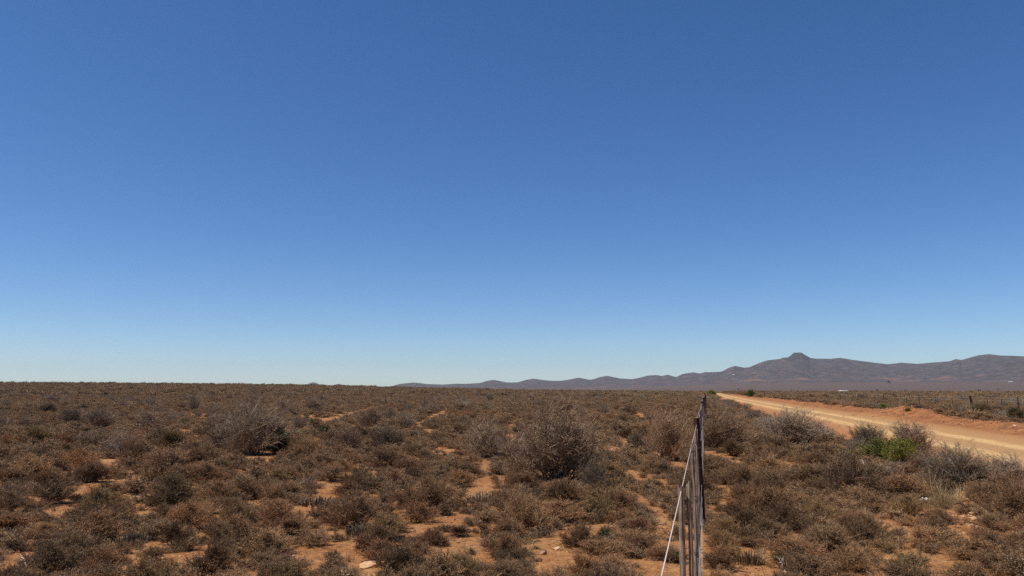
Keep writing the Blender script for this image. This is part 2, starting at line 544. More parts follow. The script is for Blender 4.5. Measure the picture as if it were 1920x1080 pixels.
# ------------------------------------------------------------------ plant generators
def dome_dirs(rng, n, lo=12, hi=88):
    el = np.radians(lo + (hi - lo) * rng.uniform(0, 1, n) ** 0.9)
    az = rng.uniform(0, 2 * np.pi, n)
    return np.stack([np.cos(el) * np.cos(az), np.cos(el) * np.sin(az), np.sin(el)], -1)

def shrub_bags(seed, W=0.6, H=0.36, n0=26, n1=9, n2=9, nl=4, leaf=(.007, .016), leafw=.45, lump=.25, r0=.006, t2=.085, up2=.15, ktwig=2, thin=1.0):
    rng = np.random.default_rng(seed)
    st, fo = Bag(), Bag()
    d = dome_dirs(rng, n0)
    # extent on a lumpy dome
    e = d * np.array([W / 2, W / 2, H])
    ph = rng.uniform(0, 6.28, 3)
    a = np.arctan2(d[:, 1], d[:, 0])
    e = e * (1 + lump * np.sin(2 * a + ph[0]) * .6 + lump * np.sin(5 * a + ph[1]) * .5 + rng.normal(0, .08, n0))[:, None] * .80
    base = rng.normal(0, W * .05, (n0, 3)) * np.array([1, 1, 0])
    k = 5; s = np.linspace(0, 1, k)[None, :, None]
    mid = base * .3 + e * .5 + np.array([0, 0, H * .06]) + rng.normal(0, W * .03, (n0, 3))
    P = base[:, None] * (1 - s) ** 2 + 2 * s * (1 - s) * mid[:, None] + (base + e)[:, None] * s ** 2
    P[:, :, 2] = np.maximum(P[:, :, 2], 0)
    rad = r0 * np.linspace(1, .35, k)[None] * rng.uniform(.6, 1.2, (n0, 1))
    V, F = tubes(P, np.broadcast_to(rad, (n0, k)))
    st.add(V, F, np.repeat(rng.uniform(0, .8, n0), (k - 1) * 3), 0)
    Q = grow(rng, P, n1, .25, 1.0, .42, W * .22, 4, .1)
    m = len(Q)
    V, F = tubes(Q, np.broadcast_to(np.array([.0022, .0018, .0014, .0009]) * thin, (m, 4)))
    st.add(V, F, np.repeat(rng.uniform(.1, 1, m), 9), 0)
    T = grow(rng, Q, n2, .25, 1.0, .55, t2, ktwig, up2)
    m = len(T)
    V, F = tubes(T, np.broadcast_to(np.linspace(.0015, .0007, ktwig) * thin, (m, ktwig)))
    fo.add(V, F, np.repeat(rng.uniform(.2, .95, m) , (ktwig - 1) * 3), 1)
    if nl:
        pi = np.repeat(np.arange(m), nl)
        t = rng.uniform(.2, 1.05, len(pi))[:, None]
        c = T[pi, 0] * (1 - t) + T[pi, -1] * t
        dd = norm(T[pi, -1] - T[pi, 0]) + rng.normal(size=(len(pi), 3)) * .7
        L = rng.uniform(leaf[0], leaf[1], len(pi))
        V, F = leaves(rng, c, dd, L, L * leafw)
        tone = rng.uniform(0, .9, len(pi)); tone[rng.uniform(size=len(pi)) < .03] = 1  # a few leaves set palest as painted glints
        fo.add(V, F, tone, 0)
    fit_bags((st, fo), W, H)
    return st, fo

def proto_parts(seed, leafm, stemm, **kw):
    st, fo = shrub_bags(seed, **kw)
    return st.mesh('stems', [stemm]), fo.mesh('foliage', [leafm, stemm])

def proto_single(seed, leafm, stemm, name='shrub', **kw):
    st, fo = shrub_bags(seed, **kw)
    b = Bag()
    b.V = st.V + fo.V; b.T = st.T + fo.T
    b.F = st.F + [f + st.n for f in fo.F]
    b.M = [np.ones_like(q) for q in st.M] + fo.M
    b.n = st.n + fo.n
    return b.mesh(name, [leafm, stemm])

def thorn_bags(seed, W=1.5, H=1.2, n0=34, n1=9, n2=8, tw=.16, leafn=2, r0=.012, up=.25, wild=1.0):
    """upright, bare twiggy bush"""
    rng = np.random.default_rng(seed)
    st, fo = Bag(), Bag()
    d = dome_dirs(rng, n0, 18, 86)
    L = np.array([W / 2, W / 2, H])
    e = d * L * (.68 * rng.uniform(.65, 1.15, n0) ** wild)[:, None]
    k = 7; s = np.linspace(0, 1, k)[None, :, None]
    base = rng.normal(0, W * .045, (n0, 3)) * np.array([1, 1, 0])
    mid = e * .45 + np.array([0, 0, H * .05]) + rng.normal(0, W * .04, (n0, 3))
    P = base[:, None] * (1 - s) ** 2 + 2 * s * (1 - s) * (base + mid)[:, None] + (base + e)[:, None] * s ** 2
    P += rng.normal(0, W * .011, P.shape) * s
    P[:, :, 2] = np.maximum(P[:, :, 2], 0)
    rad = r0 * np.linspace(1, .25, k)[None] * rng.uniform(.5, 1.2, (n0, 1))
    V, F = tubes(P, np.broadcast_to(rad, (n0, k)), 4)
    st.add(V, F, np.repeat(rng.uniform(0, .8, n0), (k - 1) * 4), 0)
    Q = grow(rng, P, n1, .22, 1.0, .45, W * .24, 5, up, .22)
    m = len(Q)
    V, F = tubes(Q, np.broadcast_to(np.array([.0042, .0035, .0028, .0020, .001]), (m, 5)))
    st.add(V, F, np.repeat(np.where(rng.uniform(size=m) < .06, 1.0, rng.uniform(.1, .75, m)), 12), 0)
    T = grow(rng, Q, n2, .15, 1.0, .6, tw, 3, up * .6, .25)
    m = len(T)
    V, F = tubes(T, np.broadcast_to(np.array([.0019, .0014, .0006]), (m, 3)))
    fo.add(V, F, np.repeat(np.where(rng.uniform(size=m) < .04, 1.0, rng.uniform(.1, .8, m)), 6), 1)
    if leafn:
        pi = np.repeat(np.arange(m), leafn)
        t = rng.uniform(.1, 1.0, len(pi))[:, None]
        c = T[pi, 0] * (1 - t) + T[pi, -1] * t
        dd = rng.normal(size=(len(pi), 3))
        Lf = rng.uniform(.007, .015, len(pi))
        V, F = leaves(rng, c, dd, Lf, Lf * .5)
        tone = rng.uniform(0, .9, len(pi)); tone[rng.uniform(size=len(pi)) < .04] = 1
        fo.add(V, F, tone, 0)
    fit_bags((st, fo), W, H)
    return st, fo

def thorn_parts(seed, leafm=None, stemm=None, **kw):
    st, fo = thorn_bags(seed, **kw)
    leafm = leafm or M['thorn_leaf']; stemm = stemm or M['thorn_stem']
    return st.mesh('branches', [stemm]), fo.mesh('twigs', [leafm, stemm])

def tuft_mesh(seed, n=60, h=.10, w=.10, mat=None, bw=.0025, name='tuft'):
    rng = np.random.default_rng(seed)
    d = dome_dirs(rng, n, 25, 88)
    base = rng.normal(0, w * .25, (n, 3)) * np.array([1, 1, 0])
    k = 4; s = np.linspace(0, 1, k)[None, :, None]
    L = h * rng.uniform(.5, 1.2, n)[:, None]
    e = d * L
    P = base[:, None] + e[:, None] * s + np.array([0, 0, -1.0]) * (s ** 2) * (L * (1 - d[:, 2:3]) * .5)[:, None]
    P[:, :, 2] = np.maximum(P[:, :, 2], 0)
    V, F = tubes(P, np.broadcast_to(bw * np.linspace(1, .3, k), (n, k)))
    b = Bag(); b.add(V, F, np.repeat(rng.uniform(0, 1, n), (k - 1) * 3), 0)
    return b.mesh(name, [mat or M['straw']])

def succulent_mesh(seed, n=90, W=.5, H=.18, r=.014):
    rng = np.random.default_rng(seed)
    b = Bag()
    rr = np.sqrt(rng.uniform(0, 1, n)) * W / 2; a = rng.uniform(0, 6.283, n)
    p = np.stack([rr * np.cos(a), rr * np.sin(a), np.zeros(n)], -1)
    q = rr / (W / 2)
    h = H * (1 - .45 * q ** 2) * rng.uniform(.6, 1.15, n)
    out = np.stack([np.cos(a), np.sin(a), np.zeros(n)], -1) * (q * h * .45)[:, None] + rng.normal(0, .012, (n, 3))
    k = 7
    z = np.array([0, .3, .6, .82, .93, .98, 1.0]); rad = np.array([.8, 1, 1.05, .95, .7, .4, .02])
    P = p[:, None] + out[:, None] * z[None, :, None] ** 1.3
    P[:, :, 2] = h[:, None] * z[None]
    R_ = r * rng.uniform(.7, 1.25, n)[:, None] * rad[None]
    V, F = tubes(P, R_, 6)
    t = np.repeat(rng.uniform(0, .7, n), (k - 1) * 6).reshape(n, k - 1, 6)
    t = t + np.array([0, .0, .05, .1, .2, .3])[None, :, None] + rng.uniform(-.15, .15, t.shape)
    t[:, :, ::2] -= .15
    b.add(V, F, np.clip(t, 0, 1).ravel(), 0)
    return b.mesh('succulent_clump', [M['succulent']])

def ico(sub=2):
    import bmesh
    bm = bmesh.new(); bmesh.ops.create_icosphere(bm, subdivisions=sub, radius=1)
    V = np.array([v.co[:] for v in bm.verts]); F = np.array([[v.index for v in f.verts] for f in bm.faces])
    bm.free(); return V, F
ICO1 = ico(1); ICO3 = ico(4)

def stone_mesh(seed, flat=.45):
    rng = np.random.default_rng(seed)
    V, F = ICO3
    V = V.copy()
    for _ in range(9):                       # cut planar facets
        nrm = norm(rng.normal(size=3)); dd = rng.uniform(.55, .85)
        s = V @ nrm
        V = V - np.maximum(s - dd, 0)[:, None] * nrm[None] * .92
    V += norm(V) * (fbm(V[:, 0] * 2.2 + seed, V[:, 1] * 2.2 + V[:, 2] * 1.7, seed, 4) * .22)[:, None]
    V *= np.array([1, .72, flat])
    return mesh_np('stone', V, F, 0, [M['stone']], None, False)

# ------------------------------------------------------------------ prototypes
BROWN = [proto_parts(100 + k, M['leaf'], M['stem'], W=.6, H=[.34, .30, .38, .33, .42, .28, .36, .40][k], n0=[30, 26, 34, 28, 32, 24, 30, 30][k],
                     n1=12, n2=12, nl=7, lump=[.15, .3, .25, .35, .2, .3, .25, .4][k], leaf=(.0045, .0095), leafw=.6, t2=[.04, .045, .035, .05, .045, .04, .055, .045][k], up2=.1) for k in range(8)]
FARP = [proto_single(140 + k, M['leaf'], M['stem'], W=.6, H=[.34, .30, .40, .36, .26, .45][k], n0=22, n1=9, n2=7, nl=4, lump=.3, leaf=(.012, .022), leafw=.65, t2=.05, thin=1.3) for k in range(6)]
CLUMPP = [proto_single(160 + k, M['leaf'], M['stem'], W=2.4, H=[.45, .6, .5, .75][k], n0=36, n1=8, n2=5, nl=3, lump=.35, leaf=(.06, .12), leafw=.65, t2=.18, r0=.01, thin=4) for k in range(4)]
THORNFAR = [None] * 3
for k in range(3):
    st, fo = thorn_bags(180 + k, W=1.0, H=[.8, .7, .9][k], n0=18, n1=7, n2=5, tw=.13, leafn=2)
    b = Bag(); b.V = st.V + fo.V; b.T = st.T + fo.T; b.F = st.F + [f + st.n for f in fo.F]
    b.M = [np.ones_like(q) for q in st.M] + fo.M; b.n = st.n + fo.n
    THORNFAR[k] = b.mesh('thorn_far', [M['thorn_leaf'], M['thorn_stem']])
SMALLP = [proto_single(200 + k, M['leaf'], M['stem'], W=.24, H=.12, n0=12, n1=6, n2=5, nl=3, lump=.3, leaf=(.006, .013), t2=.045, r0=.003) for k in range(4)]
TUFTP = [tuft_mesh(220 + k, 40, .11, .08) for k in range(2)]

# ------------------------------------------------------------------ bare soil patches (centre and radii in photo pixels -> places on the ground)
BARE_PX = [(433,888,30,9),(462,852,26,7),(253,932,35,8),(173,925,20,6),(144,914,14,5),(108,957,30,9),(115,975,20,6),(36,997,32,10),(14,1055,40,20),(253,1040,46,17),(336,1058,50,17),
 (365,1004,11,14),(217,870,14,5),(383,787,8,2),(375,820,9,3),(595,825,13,8),(667,798,11,3),(830,849,46,8),(815,809,26,4),(910,878,13,13),(693,871,11,17),(707,892,9,10),(505,856,36,5),
 (451,890,14,6),(573,953,37,12),(620,921,22,6),(696,932,15,10),(476,946,20,9),(487,975,12,7),(613,986,14,9),(602,1047,78,22),(693,1066,50,15),(786,997,37,9),(848,979,42,12),(830,1051,50,12),
 (888,1022,20,24),(743,939,14,8),(909,874,13,17),(938,903,16,11),(952,778,18,3),(1205,789,8,2),(959,820,23,5),(1151,842,26,6),(1187,896,26,12),(1201,862,14,6),(1198,943,15,26),(1245,914,13,24),
 (1104,990,42,12),(1042,1008,36,17),(1017,1037,32,25),(1040,1066,45,16),(1147,993,14,9),(1227,1062,34,14),(891,1015,14,14),(902,1051,26,12),(1819,981,48,24),(1808,1010,22,12),(1584,845,13,5),
 (1480,870,10,9),(1693,889,12,6),(1664,986,8,14),(1373,863,19,5),(1353,938,11,7),(1400,880,12,6),(1363,977,16,8),(1400,1070,24,12),(1333,953,8,10),(1262,985,16,60),(1250,1000,12,40)]
BARE = []
for x, y, rx, ry in BARE_PX:
    gx, gy = on_ground(x, y)
    _, g1 = on_ground(x, y + ry); _, g0 = on_ground(x, y - ry)
    BARE.append((gx, (g0 + g1) / 2, rx / FOC * gy * .84, (g0 - g1) / 2 * .82))
BARE = np.array(BARE)

def in_bare(x, y, grow_=0.0):
    q = ((x - BARE[:, 0]) / (BARE[:, 2] + grow_)) ** 2 + ((y - BARE[:, 1]) / (BARE[:, 3] + grow_)) ** 2
    return (q < 1).any()

# ------------------------------------------------------------------ hand placed plants
placed = []          # x, y, width
landmarks = []       # phrase, px, py

def register(x, y, w): placed.append((x, y, w))

def base_of(px, py):
    x, y = on_ground(px, py)
    return x, y, float(zg(x, y)) - .01

def plant(kind, meshes, px, py, wpx, top, W0, H0, color, label, cat, group=None, rz=0.0, partnames=('branches', 'twigs'), mark=None):
    """px,py base in the photograph; wpx width; top y of crown"""
    # the base pixel is the front of the clump; put the centre half a width behind it
    x, y = on_ground(px, py)
    w = wpx / FOC * y
    y2 = y + w * .30; x2 = x * y2 / y
    w = wpx / FOC * y2
    z = float(zg(x2, y2))
    dirt = (py - top) / FOC * y2
    h = dirt * .93
    o = empty(kind, (x2, y2, z - .015), rz, (w / W0 * 1.1, w / W0 * 1.1, h / H0 * 1.06))
    for nme, me in zip(partnames, meshes):
        p = obj(nme, me, o, color=color)
    tag(o, label, cat, group)
    register(x2, y2, w * 1.1)
    if mark: landmarks.append((mark, px, (py + top) / 2))
    return o

GREY = (1.16, 1.14, 1.10); PINK = (1.42, 1.18, .96); DARK = (.6, .6, .58)
tA = thorn_parts(301, W=1.5, H=1.3, n0=70, n1=15, n2=10, tw=.12, leafn=3)
tB = thorn_parts(302, W=1.4, H=1.1, n0=30, n1=11, n2=10, tw=.14, leafn=3, r0=.014)
tC = thorn_parts(303, W=1.4, H=1.1, n0=60, n1=13, n2=10, tw=.13, leafn=4)
tD = thorn_parts(304, W=1.0, H=.8, n0=44, n1=12, n2=9, tw=.10, leafn=4)
tE = thorn_parts(305, W=1.0, H=.7, n0=46, n1=12, n2=9, tw=.09, leafn=4)
gA = proto_parts(320, M['green_leaf'], M['thorn_stem'], W=.8, H=.5, n0=34, n1=10, n2=9, nl=5, leaf=(.015, .03), leafw=.5, lump=.3, t2=.09)
gB = proto_parts(321, M['green_leaf'], M['thorn_stem'], W=.8, H=.7, n0=34, n1=10, n2=9, nl=5, leaf=(.02, .045), leafw=.5, lump=.3, t2=.12)

TG = 'taller twiggy thorn bushes on the plain'
T = lambda *a, **k: plant('thorn_bush', *a, **k)
T(tA, 1052, 914, 164, 780, 1.5, 1.3, (1.12, 1.02, .90), 'largest grey thorn bush, standing alone left of the near fence', 'bush', TG, .3, mark='the largest grey thorn bush')
T(tD, 1112, 922, 52, 868, 1.0, .8, DARK, 'blackish bush added as shade at the right foot of the largest grey thorn bush', 'bush', TG, .9)  # added dark bush, stands in for the large bush's cast shadow
T(tB, 1247, 868, 96, 778, 1.4, 1.1, PINK, 'sparse dry thorn bush with thick dark stems just left of the near fence posts', 'bush', TG, 1.2, mark='the sparse fence side bush')
T(tC, 1352, 846, 112, 778, 1.4, 1.1, PINK, 'broad pinkish dry thorn bush just right of the near fence', 'bush', TG, 2.0, mark='the broad pinkish thorn bush')
T(tC, 1490, 838, 112, 772, 1.4, 1.1, GREY, 'round grey thorn bush between the near fence and the dirt road', 'bush', TG, .4, mark='the round roadside thorn bush')
T(tC, 470, 854, 112, 764, 1.4, 1.1, (1.35, 1.25, 1.15), 'tall bleached thorn bush left of the dark green bush', 'bush', TG, 2.6, mark='the tall bleached thorn bush')
T(tE, 425, 848, 62, 800, 1.0, .7, GREY, 'low grey bush against the left side of the tall bleached thorn bush', 'bush', TG, .1)
T(tD, 911, 864, 60, 800, 1.0, .8, GREY, 'grey twiggy bush left of the largest grey thorn bush', 'bush', TG, 1.9, mark='the grey mid plain bush')
T(tE, 1708, 866, 80, 802, 1.0, .7, (.95, .85, .8), 'brown twiggy bush rising behind the bright green roadside shrub', 'bush', TG, .7, mark='the brown roadside bush')
T(tE, 1625, 855, 60, 808, 1.0, .7, GREY, 'small grey bush at the left end of the bright green roadside shrub', 'bush', TG, 1.7)
T(tD, 1600, 948, 98, 866, 1.0, .8, (.85, .66, .55), 'dark reddish brown twiggy bush below left of the bright green roadside shrub', 'bush', TG, 2.2, mark='the dark reddish brown bush')
T(tC, 1800, 935, 120, 860, 1.4, 1.1, GREY, 'wide grey thicket bush above the bare stony patch at the right', 'bush', TG, 1.0, mark='the grey thicket')
T(tA, 1880, 930, 120, 870, 1.5, 1.3, GREY, 'grey thicket bush at the right edge below the road', 'bush', TG, 2.9, mark='the right edge thicket')
T(tE, 1905, 1000, 90, 905, 1.0, .7, (1.02, .78, .60), 'rust brown bush at the right edge beside the bare stony patch', 'bush', TG, .5, mark='the rust brown bush')
T(tD, 1738, 905, 60, 862, 1.0, .8, (.95, .8, .7), 'low brown bush right of and below the bright green roadside shrub', 'bush', TG, 3.9)
T(tD, 1192, 846, 36, 814, 1.0, .8, DARK, 'small dark round bush between the largest thorn bush and the sparse fence bush', 'bush', TG, .0)
T(tD, 695, 806, 46, 770, 1.0, .8, (.75, .65, .6), 'dark round bush near the middle of the plain, farther than the pale twig bushes', 'bush', TG, 1.3, mark='the dark round bush')
T(tE, 722, 846, 62, 803, 1.0, .7, GREY, 'low wide grey bush just below the dark round bush in the middle distance', 'bush', TG, 2.4, mark='the low wide grey bush')
T(tE, 650, 852, 50, 806, 1.0, .7, (1, .9, .85), 'brown grey bush left of the low wide grey bush in the middle distance', 'bush', TG, 2.1)
T(tD, 187, 808, 44, 770, 1.0, .8, GREY, 'grey upright bush far left on the plain, middle one of three in a row', 'bush', TG, 3.3, mark='the grey upright bush far left')
T(tD, 272, 808, 46, 774, 1.0, .8, GREY, 'grey upright bush far left on the plain, right one of three in a row', 'bush', TG, .8)
T(tE, 134, 797, 44, 766, 1.0, .7, DARK, 'dark spreading bush far left on the plain, left one of three in a row', 'bush', TG, 5.0)
T(tE, 88, 776, 34, 755, 1.0, .7, DARK, 'small distant dark bush near the left edge above the three bushes in a row', 'bush', TG, 4.0)
T(tD, 590, 772, 34, 750, 1.0, .8, GREY, 'distant grey bush near the skyline left of the middle', 'bush', TG, 4.4)
T(tE, 1065, 775, 40, 752, 1.0, .7, (1, .85, .8), 'distant brown bush directly behind the largest grey thorn bush', 'bush', TG, 4.4)
T(tD, 1180, 780, 30, 762, 1.0, .8, (.9, .8, .75), 'distant brown bush beyond the gap between largest thorn bush and fence', 'bush', TG, 2.4)
T(tE, 860, 770, 34, 752, 1.0, .7, GREY, 'distant grey bush near the skyline right of the middle', 'bush', TG, 1.4)

G = lambda *a, **k: plant('green_shrub', *a, partnames=('stems', 'foliage'), **k)
GG = 'green leafed shrubs'
G(gA, 1658, 876, 84, 834, .8, .5, (1.25, 1.12, .7), 'bright green leafy shrub beside the dirt road at right', 'shrub', GG, .2, mark='the bright green roadside shrub')
G(gA, 1695, 882, 60, 838, .8, .5, (1.4, 1.25, .6), 'yellow green leafy shrub at the right end of the bright green roadside shrub', 'shrub', GG, 1.2)
G(gB, 515, 852, 46, 794, .8, .7, (.55, .55, .42), 'dark green bush beside the tall bleached thorn bush at left', 'shrub', GG, .5, mark='the dark green bush at left')
G(gB, 590, 812, 24, 788, .8, .7, (.7, .8, .6), 'small bright green sprig bush above right of the dark green bush', 'shrub', GG, .9)
G(gA, 608, 818, 26, 797, .8, .5, (.6, .65, .55), 'small dull green bush right next to the green sprig bush', 'shrub', GG, .9)
G(gB, 1335, 744.5, 17, 732, .8, .7, (1.15, 1.0, .3), 'round yellow green bush at the far end of the road, left of it', 'shrub', GG, .9, mark='the yellow green road end bush')
G(gB, 1408, 744.5, 17, 732, .8, .7, (.75, .8, .45), 'round dull green bush at the far end of the road, right of it', 'shrub', GG, 1.9)
G(gB, 1657, 772, 16, 759, .8, .7, (.9, 1.0, .6), 'small green bush beside the far fence left of the dirt mound', 'shrub', GG, .1)
G(gA, 1840, 785, 40, 768, .8, .5, (1.15, .75, .9), 'olive brown bush at the foot of the leaning far fence post', 'shrub', GG, .1)
G(gB, 1905, 795, 36, 766, .8, .7, (.85, .6, .7), 'dark olive bush at the right edge by the far fence', 'shrub', GG, .6)
G(gA, 1785, 778, 26, 767, .8, .5, (1.1, .75, .95), 'grey brown bush on the rim of the dirt mound by the far fence', 'shrub', GG, .6)
G(gA, 1133, 1012, 30, 990, .8, .5, (.6, .6, .65), 'small grey green leafy plant on bare soil left of the nearest fence posts', 'shrub', GG, .6)
G(gA, 1703, 783, 13, 776, .8, .5, (.9, .65, .3), 'tiny yellow brown bush on the bare roadside bank', 'shrub', GG, .6)

SUC = [succulent_mesh(400 + k, [120, 100, 140, 70][k], .5, [.15, .16, .13, .17][k], [.0095, .010, .0085, .012][k]) for k in range(4)]
SG = 'clumps of stubby succulent fingers'
SL = [(577,916,34,890,0,(1.25,1.22,1.2),'pale grey succulent cushion just above the bare oval patch left of centre'),
      (600,950,66,928,1,(.75,.75,.78),'wide dark grey succulent clump below the pale grey succulent cushion'),
      (22,930,36,908,2,(1.1,1.08,1.1),'pale succulent clump at the left edge'),
      (60,925,26,906,0,(1.0,1,1),'small grey succulent clump second from the left edge'),
      (312,946,34,928,1,(.8,.75,.72),'small dark succulent clump in the left third on open ground'),
      (248,1022,56,990,2,(.65,.68,.72),'black succulent clump low in the left quarter'),
      (690,1010,76,980,2,(.6,.64,.62),'blackish wide succulent clump above the flat pale stone'),
      (902,944,48,918,0,(1.2,1.17,1.15),'pale grey succulent clump left of the largest grey thorn bush foot'),
      (972,950,64,928,1,(.8,.82,.78),'olive grey succulent clump below the left foot of the largest thorn bush'),
      (654,873,32,858,3,(1.3,.95,.72),'brown succulent clump with spaced columns in the middle distance'),
      (785,875,26,861,3,(1.0,.92,.85),'small grey brown succulent clump right of the brown spaced columns'),
      (1452,968,38,948,3,(.62,.54,.46),'dark columnar succulent clump right of the near fence'),
      (1404,1054,40,1026,1,(.62,.55,.48),'dark columnar succulent clump near the bottom right of the fence'),
      (606,896,18,884,0,(1.1,1.1,1.05),'tiny grey succulent clump above right of the pale cushion'),
      (120,1035,46,1000,2,(.6,.6,.62),'dark succulent clump half hidden in shrubs at the bottom left'),
      (175,1040,30,1012,1,(.62,.64,.66),'small dark succulent clump right of the bottom left one')]
SO = []
for px, py, wpx, top, k, col, lab in SL:
    x, y = on_ground(px, py); w = wpx / FOC * y
    y2 = y + w * .3; x2 = x * y2 / y
    h = (py - top) / FOC * y2 * .95
    o = obj('succulent_clump', SUC[k], None, (x2, y2, float(zg(x2, y2)) - .01), px * .1, col)
    sc = w / .5
    o.scale = (sc, sc, max(.6 * sc, h / .17))
    tag(o, lab, 'succulent', SG)
    register(x2, y2, w * 1.0)
    if wpx > 30: landmarks.append(('the ' + {577: 'pale succulent cushion', 600: 'wide dark succulent clump', 22: 'left edge succulent', 312: 'small dark succulent', 248: 'black succulent clump',
                 690: 'blackish succulent clump', 902: 'pale succulent by the thorn bush', 972: 'olive succulent clump', 654: 'brown column succulent', 1452: 'columnar succulent', 1404: 'bottom columnar succulent', 120: 'half hidden succulent'}[px], px, (py + top) / 2))

# ------------------------------------------------------------------ stones
STONES = [(693, 1068, 40, .42, 'flat pale orange stone on the bare patch at the bottom centre left', (1.25, 1.15, 1.05)),
          (1047, 1034, 22, .5, 'flat pale stone on the sandy path left of the fence', (1.2, 1.15, 1.1)),
          (1019, 1046, 16, .7, 'brown angular stone below left of the flat pale path stone', (.75, .65, .6)),
          (1007, 1058, 20, .8, 'dark red brown stone, lowest of three on the sandy path', (.5, .4, .36)),
          (1187, 902, 18, .35, 'thin flat stone on bare soil right of the largest thorn bush', (1.0, .9, .85)),
          (1176, 903, 10, .4, 'small stone touching the thin flat stone right of the largest thorn bush', (1.0, .9, .85)),
          (785, 864, 8, .6, 'small pinkish stone in the middle distance', (1.2, 1.1, 1.1)),
          (1827, 980, 24, .35, 'largest yellow slab in the bare stony patch at right', (1.25, 1.15, .9)),
          (1832, 970, 26, .3, 'thin brown slab at the top of the bare stony patch', (.8, .75, .7)),
          (1806, 977, 14, .6, 'small round stone left of the yellow slab in the stony patch', (1.1, 1.0, .85)),
          (1818, 992, 22, .3, 'lowest brown slab in the bare stony patch', (.7, .62, .55)),
          (1800, 985, 12, .6, 'small orange stone at the left of the stony patch', (1.0, .85, .7)),
          (1845, 976, 14, .5, 'small orange stone right of the yellow slab', (1.0, .8, .65)),
          (1812, 1010, 14, .5, 'pale stone below the bare stony patch', (1.2, 1.1, .95)),
          (1801, 1011, 12, .5, 'orange stone left of the pale stone below the stony patch', (1.0, .8, .6)),
          (1724, 871, 7, .7, 'left one of three tiny white stones by the green roadside shrub', (1.9, 2.6, 3.6)),
          (1735, 867, 7, .7, 'middle one of three tiny white stones by the green roadside shrub', (1.9, 2.6, 3.6)),
          (1752, 869, 6, .7, 'right one of three tiny white stones by the green roadside shrub', (1.7, 2.3, 3.2)),
          (1880, 808, 10, .6, 'dark stone on the far bank of the road near the right edge', (.5, .4, .4)),
          (1903, 808, 7, .7, 'pale stone on the far bank of the road at the right edge', (1.3, 1.3, 1.3))]
SM = [stone_mesh(500 + k, .6) for k in range(6)]
for k, (px, py, wpx, flat, lab, col) in enumerate(STONES):
    x, y = on_ground(px, py)
    w = wpx / FOC * y
    z = float(zg(x, y))
    if py < 830: z = float(zg(x, y))
    o = obj('stone', SM[k % 6], None, (x, y, z + w * .5 * flat * .25), k * 1.9 if k else .15, col)
    o.scale = (w / 2, w / 2, w / 2 * flat / .6)
    tag(o, lab, 'stone', 'loose stones')
    if wpx > 18: register(x, y, w * .5)
    if k in (0, 1): landmarks.append(('the bottom flat pale stone' if k == 0 else 'the flat pale path stone', px, py))
landmarks.append(('the bare stony patch', 1820, 985))

# ------------------------------------------------------------------ individual dwarf shrubs and the rest of the scrub
def in_road(x, y, m=0.0):
    u = x - road_x(y)
    return (u > -3.9 - m) & (u < 5.0)

MAXPL = 40000
PX = np.zeros((MAXPL, 3)); npl = len(placed); PX[:npl] = placed
cand = []
rng = np.random.default_rng(99)
def try_place(x, y, w, f=.46):
    global npl
    d2 = (PX[:npl, 0] - x) ** 2 + (PX[:npl, 1] - y) ** 2
    if (d2 < (f * (PX[:npl, 2] + w)) ** 2).any(): return False
    PX[npl] = (x, y, w); npl += 1
    return True
def gap(x, y):
    return fbm(x / (.65 + y * .010), y / (.9 + y * .13), 131, 4)
BPX = np.array([(a, b, rx, ry) for a, b, rx, ry in BARE_PX], float)
KEEP = [(1657, 856, 42, 20), (1733, 947, 14, 4), (693, 1064, 16, 6), (577, 905, 18, 12), (902, 932, 22, 10), (60, 916, 12, 8), (22, 920, 14, 8), (1052, 890, 75, 22), (515, 832, 20, 20), (600, 942, 30, 8), (1047, 1030, 12, 5), (1247, 850, 36, 14)]
BPX = np.concatenate([BPX, np.array(KEEP, float) * [1, 1, 2, 2]])
def hides_bare(x, y, w):
    h = w * .46
    cx, cy = to_pix(x, y, h * .5)
    ex = w * .5 / y * FOC; ey = (h * .5 + w * .06) / y * FOC
    q = ((cx - BPX[:, 0]) / (ex * .8 + BPX[:, 2] * .30)) ** 2 + ((cy - BPX[:, 1]) / (ey * .8 + BPX[:, 3] * .30)) ** 2
    return (q < 1).any()
GAPT = .19
# near field: dart throwing, big first
NEARMAX = 30.0
for w_lo, w_hi, tries in ((.72, 1.0, 260), (.55, .72, 1400), (.42, .55, 6000), (.32, .42, 12000), (.2, .32, 16000)):
    r = np.sqrt(rng.uniform(5.2 ** 2, NEARMAX ** 2, tries)); a = rng.uniform(R(-40), R(40), tries)
    for x, y, w in zip(r * np.sin(a), r * np.cos(a), rng.uniform(w_lo, w_hi, tries)):
        if in_road(x, y, w * .3) or in_bare(x, y, w * .30): continue
        if w > .58 and y < 9.5: continue
        if hides_bare(x, y, w) or gap(x, y) > (GAPT if y > 12 else .25): continue
        # keep the fence line and camera clear
        if -.30 * w - .05 < (-.1 + .24 * y) - x < .10 + .4 * w and y < 10: continue
        if try_place(x, y, w, .44):
            cand.append((x, y, w))
cand = np.array(cand)
z = zg(cand[:, 0], cand[:, 1])
px, py = to_pix(cand[:, 0], cand[:, 1], z)
size = cand[:, 2] / np.hypot(cand[:, 0], cand[:, 1])
inview = (px > -30) & (px < 1950) & (py < 1150)
order = np.argsort(-(size * inview))
NIND = 290
ind = order[:NIND]
rest = order[NIND:]

